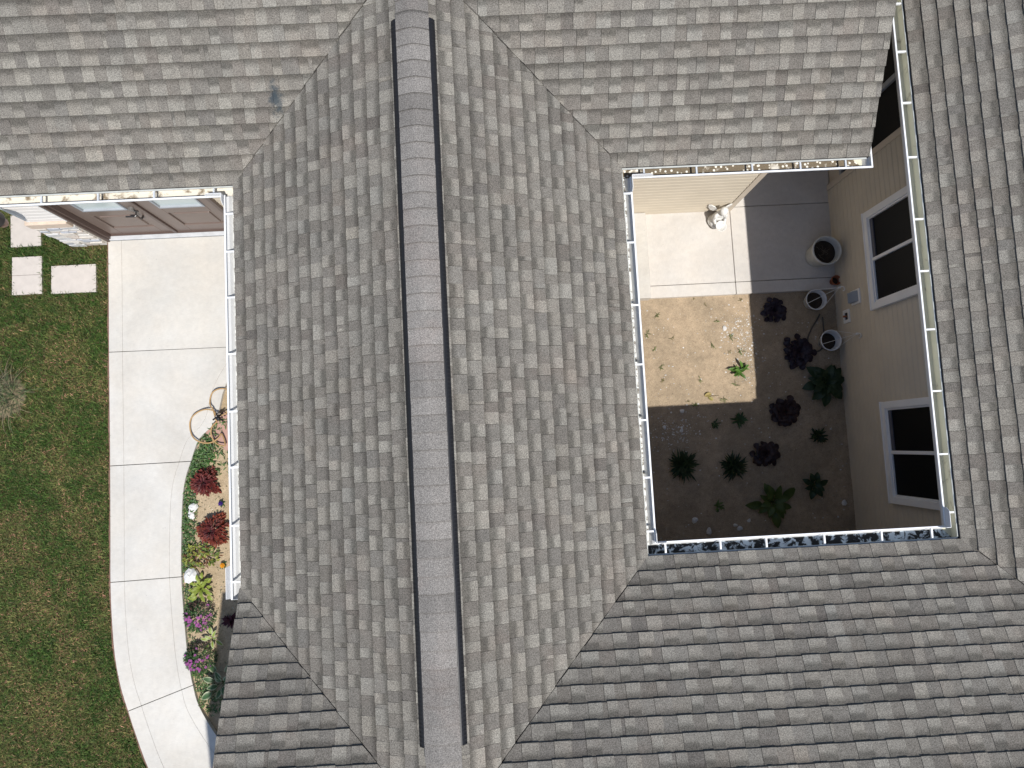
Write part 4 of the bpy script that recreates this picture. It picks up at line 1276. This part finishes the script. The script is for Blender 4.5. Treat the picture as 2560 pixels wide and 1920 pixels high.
# red foliage plants
def red_plant(loc, rad, label, seed, tint):
    rr = random.Random(seed); t_ = thing('red_plant', label, 'plant', loc, 'red foliage plants in the bed'); mb = MB()
    for i in range(340):
        a = rr.uniform(0, 6.28); r_ = rad * rr.random() ** .62 * (.85 + .22 * math.sin(3 * a + seed) + .12 * math.sin(7 * a))
        h_ = .16 * (1 - (r_ / rad) ** 2) + .03
        p = (r_ * math.cos(a), r_ * math.sin(a), h_ * rr.uniform(.55, 1.0))
        f_ = min(r_ / rad + rr.uniform(-.25, .25), 1); f_ = max(f_, 0)
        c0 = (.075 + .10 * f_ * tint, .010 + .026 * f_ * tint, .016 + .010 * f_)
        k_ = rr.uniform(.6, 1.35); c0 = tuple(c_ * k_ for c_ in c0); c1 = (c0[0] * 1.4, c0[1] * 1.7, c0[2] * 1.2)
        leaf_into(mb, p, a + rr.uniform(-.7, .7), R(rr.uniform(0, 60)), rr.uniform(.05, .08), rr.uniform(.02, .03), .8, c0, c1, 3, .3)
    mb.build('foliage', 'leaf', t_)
red_plant((-3.895, -.285, -.06), .170, 'crimson foliage plant nearest the hose, above the grey rock', 4, .75)
red_plant((-3.80, -.91, -.06), .19, 'orange-red foliage plant below the grey rock, by the gutter', 5, 1.15)
# yellow-green plant with brown stems
t_ = thing('yellow_plant', 'yellow-green and rust coloured plant above the large white rock', 'plant', (-3.98, -1.235, -.06))
mb = MB(); rr = random.Random(8)
for i in range(170):
    a = rr.uniform(0, 6.28); r_ = math.sqrt(rr.random()); x, y_ = .23 * r_ * math.cos(a), .16 * r_ * math.sin(a)
    rust = rr.random() < .38
    c0 = (.16, .065, .03) if rust else ((.24, .26, .045) if rr.random() < .6 else (.12, .17, .035)); k_ = rr.uniform(.6, 1.2)
    leaf_into(mb, (x, y_, .04 + .09 * (1 - r_ * r_) * rr.random()), rr.uniform(0, 6.28), R(rr.uniform(0, 45)), rr.uniform(.04, .075), rr.uniform(.018, .032) * (.55 if rust else 1), .6, tuple(c_ * k_ for c_ in c0), tuple(c_ * k_ * 1.2 for c_ in c0), 3, .25)
mb.build('foliage', 'leaf', t_)
# asters
fm = MB()
for k in range(9):
    a = k * 2 * math.pi / 9
    fm.cur = (.36, .085, .33, 0)
    c_, s_ = math.cos(a), math.sin(a); c2, s2 = math.cos(a + .3), math.sin(a + .3); c3, s3 = math.cos(a - .3), math.sin(a - .3)
    fm.poly([(0, 0, 0), (c3 * .7, s3 * .7, .12), (c_, s_, .05), (c2 * .7, s2 * .7, .12)])
fm.cur = (.35, .2, .08, 0); fm.lathe([(.25, .05), (.2, .18), (0, .22)], (0, 0, 0), 8)
fo = fm.build('aster_flower', 'petal'); FLOWER = fo.data; bpy.data.objects.remove(fo)
def aster(loc, rad, label, seed):
    rr = random.Random(seed); t_ = thing('aster', label, 'plant', loc, 'purple flowering asters in the bed'); mb = MB()
    for i in range(640):
        r_ = rad * math.sqrt(rr.random()); a = rr.uniform(0, 6.28); x, y_ = r_ * math.cos(a), r_ * math.sin(a)
        h_ = (.19 * (1 - (r_ / rad) ** 2.2) + .02) * rr.uniform(.6, 1)
        brown = rr.random() < (0.6 if y_ > rad * .45 else .05)
        c0 = (.10, .06, .045) if brown else (.042, .092, .026); k_ = rr.uniform(.55, 1.35)
        leaf_into(mb, (x, y_, h_), a + rr.uniform(-1.2, 1.2), R(rr.uniform(5, 75)), rr.uniform(.035, .06), rr.uniform(.008, .014), .5, tuple(c_ * k_ for c_ in c0), tuple(c_ * k_ * 1.3 for c_ in c0), 2, .2)
    mb.build('foliage', 'leaf', t_)
    for i in range(40):
        r_ = rad * (.15 + .85 * rr.random()); a = rr.uniform(R(150), R(390)) if rr.random() < .8 else rr.uniform(0, 6.28)
        o = bpy.data.objects.new('flower', FLOWER); COL.objects.link(o); o.parent = t_
        s_ = rr.uniform(.014, .022); o.scale = (s_, s_, s_)
        o.location = (r_ * math.cos(a), r_ * math.sin(a), .20 * max(1 - (r_ / rad) ** 2.2, 0) + .045)
        o.rotation_euler = (rr.uniform(-.4, .4), rr.uniform(-.4, .4), rr.uniform(0, 6))
aster((-4.005, -2.00, -.06), .195, 'purple aster mound right below the lime hosta', 21)
aster((-4.01, -2.52, -.06), .195, 'purple aster mound lower in the bed by the curving walk', 22)
# single blooms
def bloom(loc, col, label, r_, name, seed):
    t_ = spiky(loc, 16, .06, .018, (.05, .10, .03), (.07, .13, .04), label, 'flower', None, name, seed, (0, 50), .4)
    mb = MB(); mb.cur = (*col, 0)
    for lay, (rr_, zz) in enumerate(((1, .055), (.7, .065), (.4, .072))):
        for k in range(10):
            a = k * .628 + lay * .3
            mb.poly([(0, 0, zz), (r_ * rr_ * math.cos(a - .25), r_ * rr_ * math.sin(a - .25), zz + .006), (r_ * rr_ * 1.15 * math.cos(a), r_ * rr_ * 1.15 * math.sin(a), zz + .002), (r_ * rr_ * math.cos(a + .25), r_ * rr_ * math.sin(a + .25), zz + .006)])
    mb.build('flower_head', 'petal', t_)
bloom((-3.70, -1.37, -.06), (.75, .33, .02), 'single orange marigold close to the gutter edge', .03, 'marigold', 31)
bloom((-3.71, -.57, -.06), (.05, .02, .20), 'single dark violet pansy between the red plants', .028, 'pansy', 32)
mb = MB()     # small plant in the shadow at the end of the gutter
spiky((-3.62, -2.08, -.06), 40, .12, .03, (.06, .012, .025), (.08, .018, .03), 'dark burgundy plant in shadow under the roof edge', seed=33)

# ground cover and weeds along the bed edge: uncountable
mb = MB(); rr = random.Random(77)
def walk_right(y_):
    pts = sorted(((w[3], w[2]) for w in WALK))
    return float(np.interp(y_, [p[0] for p in pts], [p[1] for p in pts]))
def cover(n, y0, y1, width, pal, Ls, Ws, hmax=.05, bias=1.6):
    for _ in range(n):
        y_ = rr.uniform(y0, y1); x = walk_right(y_) + .015 + width * rr.random() ** bias
        c0 = rr.choice(pal); k_ = rr.uniform(.55, 1.35)
        leaf_into(mb, (x, y_, -.06 + rr.uniform(0, hmax)), rr.uniform(0, 6.28), R(rr.uniform(0, 50)), rr.uniform(*Ls), rr.uniform(*Ws), .6, tuple(c_ * k_ for c_ in c0), tuple(c_ * k_ * 1.2 for c_ in c0), 2, .2)
GR = [(.06, .13, .03), (.075, .15, .035), (.045, .10, .03), (.10, .16, .05)]
cover(700, -.95, .15, .16, GR, (.03, .06), (.010, .02))
cover(260, -.1, .55, .24, GR, (.04, .09), (.012, .024), .06, 1.0)
cover(170, -.2, .25, .55, GR, (.04, .09), (.010, .02), .03, 1.0)
cover(260, -1.45, -.95, .14, GR, (.03, .06), (.010, .02))
cover(160, -1.95, -1.55, .18, GR, (.03, .06), (.010, .02))
cover(60, -2.4, -1.9, .08, GR, (.03, .06), (.008, .014))
cover(120, -2.75, -2.4, .10, GR, (.04, .07), (.010, .018))
cover(260, -3.25, -2.7, .26, GR + [(.14, .15, .06)], (.04, .075), (.010, .018), .05, 1.0)
cover(420, -3.1, .3, .75, [(.13, .13, .06), (.20, .16, .09), (.07, .11, .035)], (.02, .04), (.005, .010), .01, 1.0)
o = mb.build('ground_cover', 'leaf', kind='stuff'); tag(o, 'low green weeds and ground cover along the walkway edge', 'ground cover')

# ornamental grass clump at the lawn's left
og = thing('grass_clump', 'straw coloured ornamental grass clump in the lawn at the left edge', 'plant', (-6.56, 1.0, -.045))
mb = MB(); rr = random.Random(3)
for i in range(900):
    a = rr.uniform(0, 6.28); r_ = .24 * math.sqrt(rr.random())
    strawy = rr.random() < .34
    c0 = (.27, .215, .13) if (strawy and r_ > .12) else (.095, .135, .05); k_ = rr.uniform(.4, 1.1)
    short = rr.random() < .6
    leaf_into(mb, (r_ * math.cos(a), r_ * math.sin(a), 0), rr.uniform(0, 6.28), R(rr.uniform(15, 80)), rr.uniform(.05, .11) if short else rr.uniform(.25, .48), .006 if short else .007, rr.uniform(.8, 2.0), tuple(c_ * k_ for c_ in c0), tuple(c_ * k_ * 1.15 for c_ in c0), 4, .1, 'strap')
mb.build('foliage', 'leaf', og)
mb = MB(); mb.lathe([(.30, .0), (.23, .025), (.12, .04), (0, .045)], (0, 0, 0), 26, jit=.08); mb.build('thatch', 'thatch', og, True)

# ------------------------------------------------------------------ lawn grass
def walk_left(y_):
    pts = sorted(((w[1], w[0]) for w in WALK))
    return np.interp(y_, [p[0] for p in pts], [p[1] for p in pts])
nb = 210000
bx = rng.uniform(-7.7, -4.55, nb); by = rng.uniform(-4.6, 3.9, nb)
ok = bx < walk_left(by) - 0.02 - 0.012 * np.sin(by * 31)
for (x0, x1, y0, y1) in ((-6.46, -6.06, 3.0, 3.46), (-6.44, -6.045, 2.35, 2.866), (-5.917, -5.322, 2.342, 2.722), (-5.70, -5.1, 2.93, 4.5)):
    ok &= ~((bx > x0 + .004) & (bx < x1 - .004) & (by > y0 + .004) & (by < y1 - .004))
ok &= ((bx + 6.56) ** 2 + (by - 1.0) ** 2) > .30 ** 2
bx, by = bx[ok], by[ok]; nb = len(bx)
tall = np.clip((by - 1.9) / .5, 0, 1) * .35
ln = rng.uniform(.035, .08, nb) * (1 + tall)
az = rng.uniform(0, 2 * np.pi, nb); el = np.radians(rng.uniform(15, 80, nb))
wd = rng.uniform(.0022, .0048, nb)
dx, dy = np.cos(az), np.sin(az)
z0 = np.full(nb, -.047)
p0 = np.stack([bx, by, z0], 1)
dirv = np.stack([dx * np.cos(el), dy * np.cos(el), np.sin(el)], 1)
dir2 = np.stack([dx * np.cos(el - .7), dy * np.cos(el - .7), np.sin(el - .7)], 1)
side = np.stack([-dy, dx, np.zeros(nb)], 1)
mid = p0 + dirv * (ln * .55)[:, None]
tip = mid + dir2 * (ln * .45)[:, None]
V5 = np.stack([p0 - side * wd[:, None], p0 + side * wd[:, None], mid + side * (wd * .8)[:, None], mid - side * (wd * .8)[:, None], tip], 1).reshape(-1, 3)
base = np.array([(.060, .122, .022), (.078, .142, .028), (.046, .100, .019), (.130, .152, .043), (.21, .178, .078)])
ci = rng.choice(5, nb, p=[.3, .27, .24, .12, .07])
cc = base[ci] * rng.choice([.45, .8, 1.1, 1.7], nb, p=[.3, .3, .25, .15])[:, None]
grn = np.clip((by - 1.6) / .9, 0, 1)[:, None]
cc = cc * (1 - grn * .25) + np.array((.030, .075, .014)) * grn * .25
C5 = np.repeat(np.concatenate([cc, np.zeros((nb, 1))], 1), 5, 0).astype(np.float32)
me = bpy.data.meshes.new('lawn_grass')
me.vertices.add(nb * 5); me.vertices.foreach_set('co', V5.astype(np.float32).ravel())
i5 = np.arange(nb)[:, None] * 5
loops = np.concatenate([i5 + np.array([0, 1, 2, 3]), i5 + np.array([3, 2, 4])], 1).ravel()
me.loops.add(nb * 7); me.loops.foreach_set('vertex_index', loops.astype(np.int32))
me.polygons.add(nb * 2)
starts = (np.arange(nb)[:, None] * 7 + np.array([0, 4])).ravel()
me.polygons.foreach_set('loop_start', starts.astype(np.int32))
me.materials.append(M['grass'])
ca = me.color_attributes.new('col', 'FLOAT_COLOR', 'POINT'); ca.data.foreach_set('color', C5.ravel())
me.update(calc_edges=True); me.validate()
o = link('lawn_grass', me, kind='stuff'); tag(o, 'short green and browning lawn grass left of the walkway', 'grass')
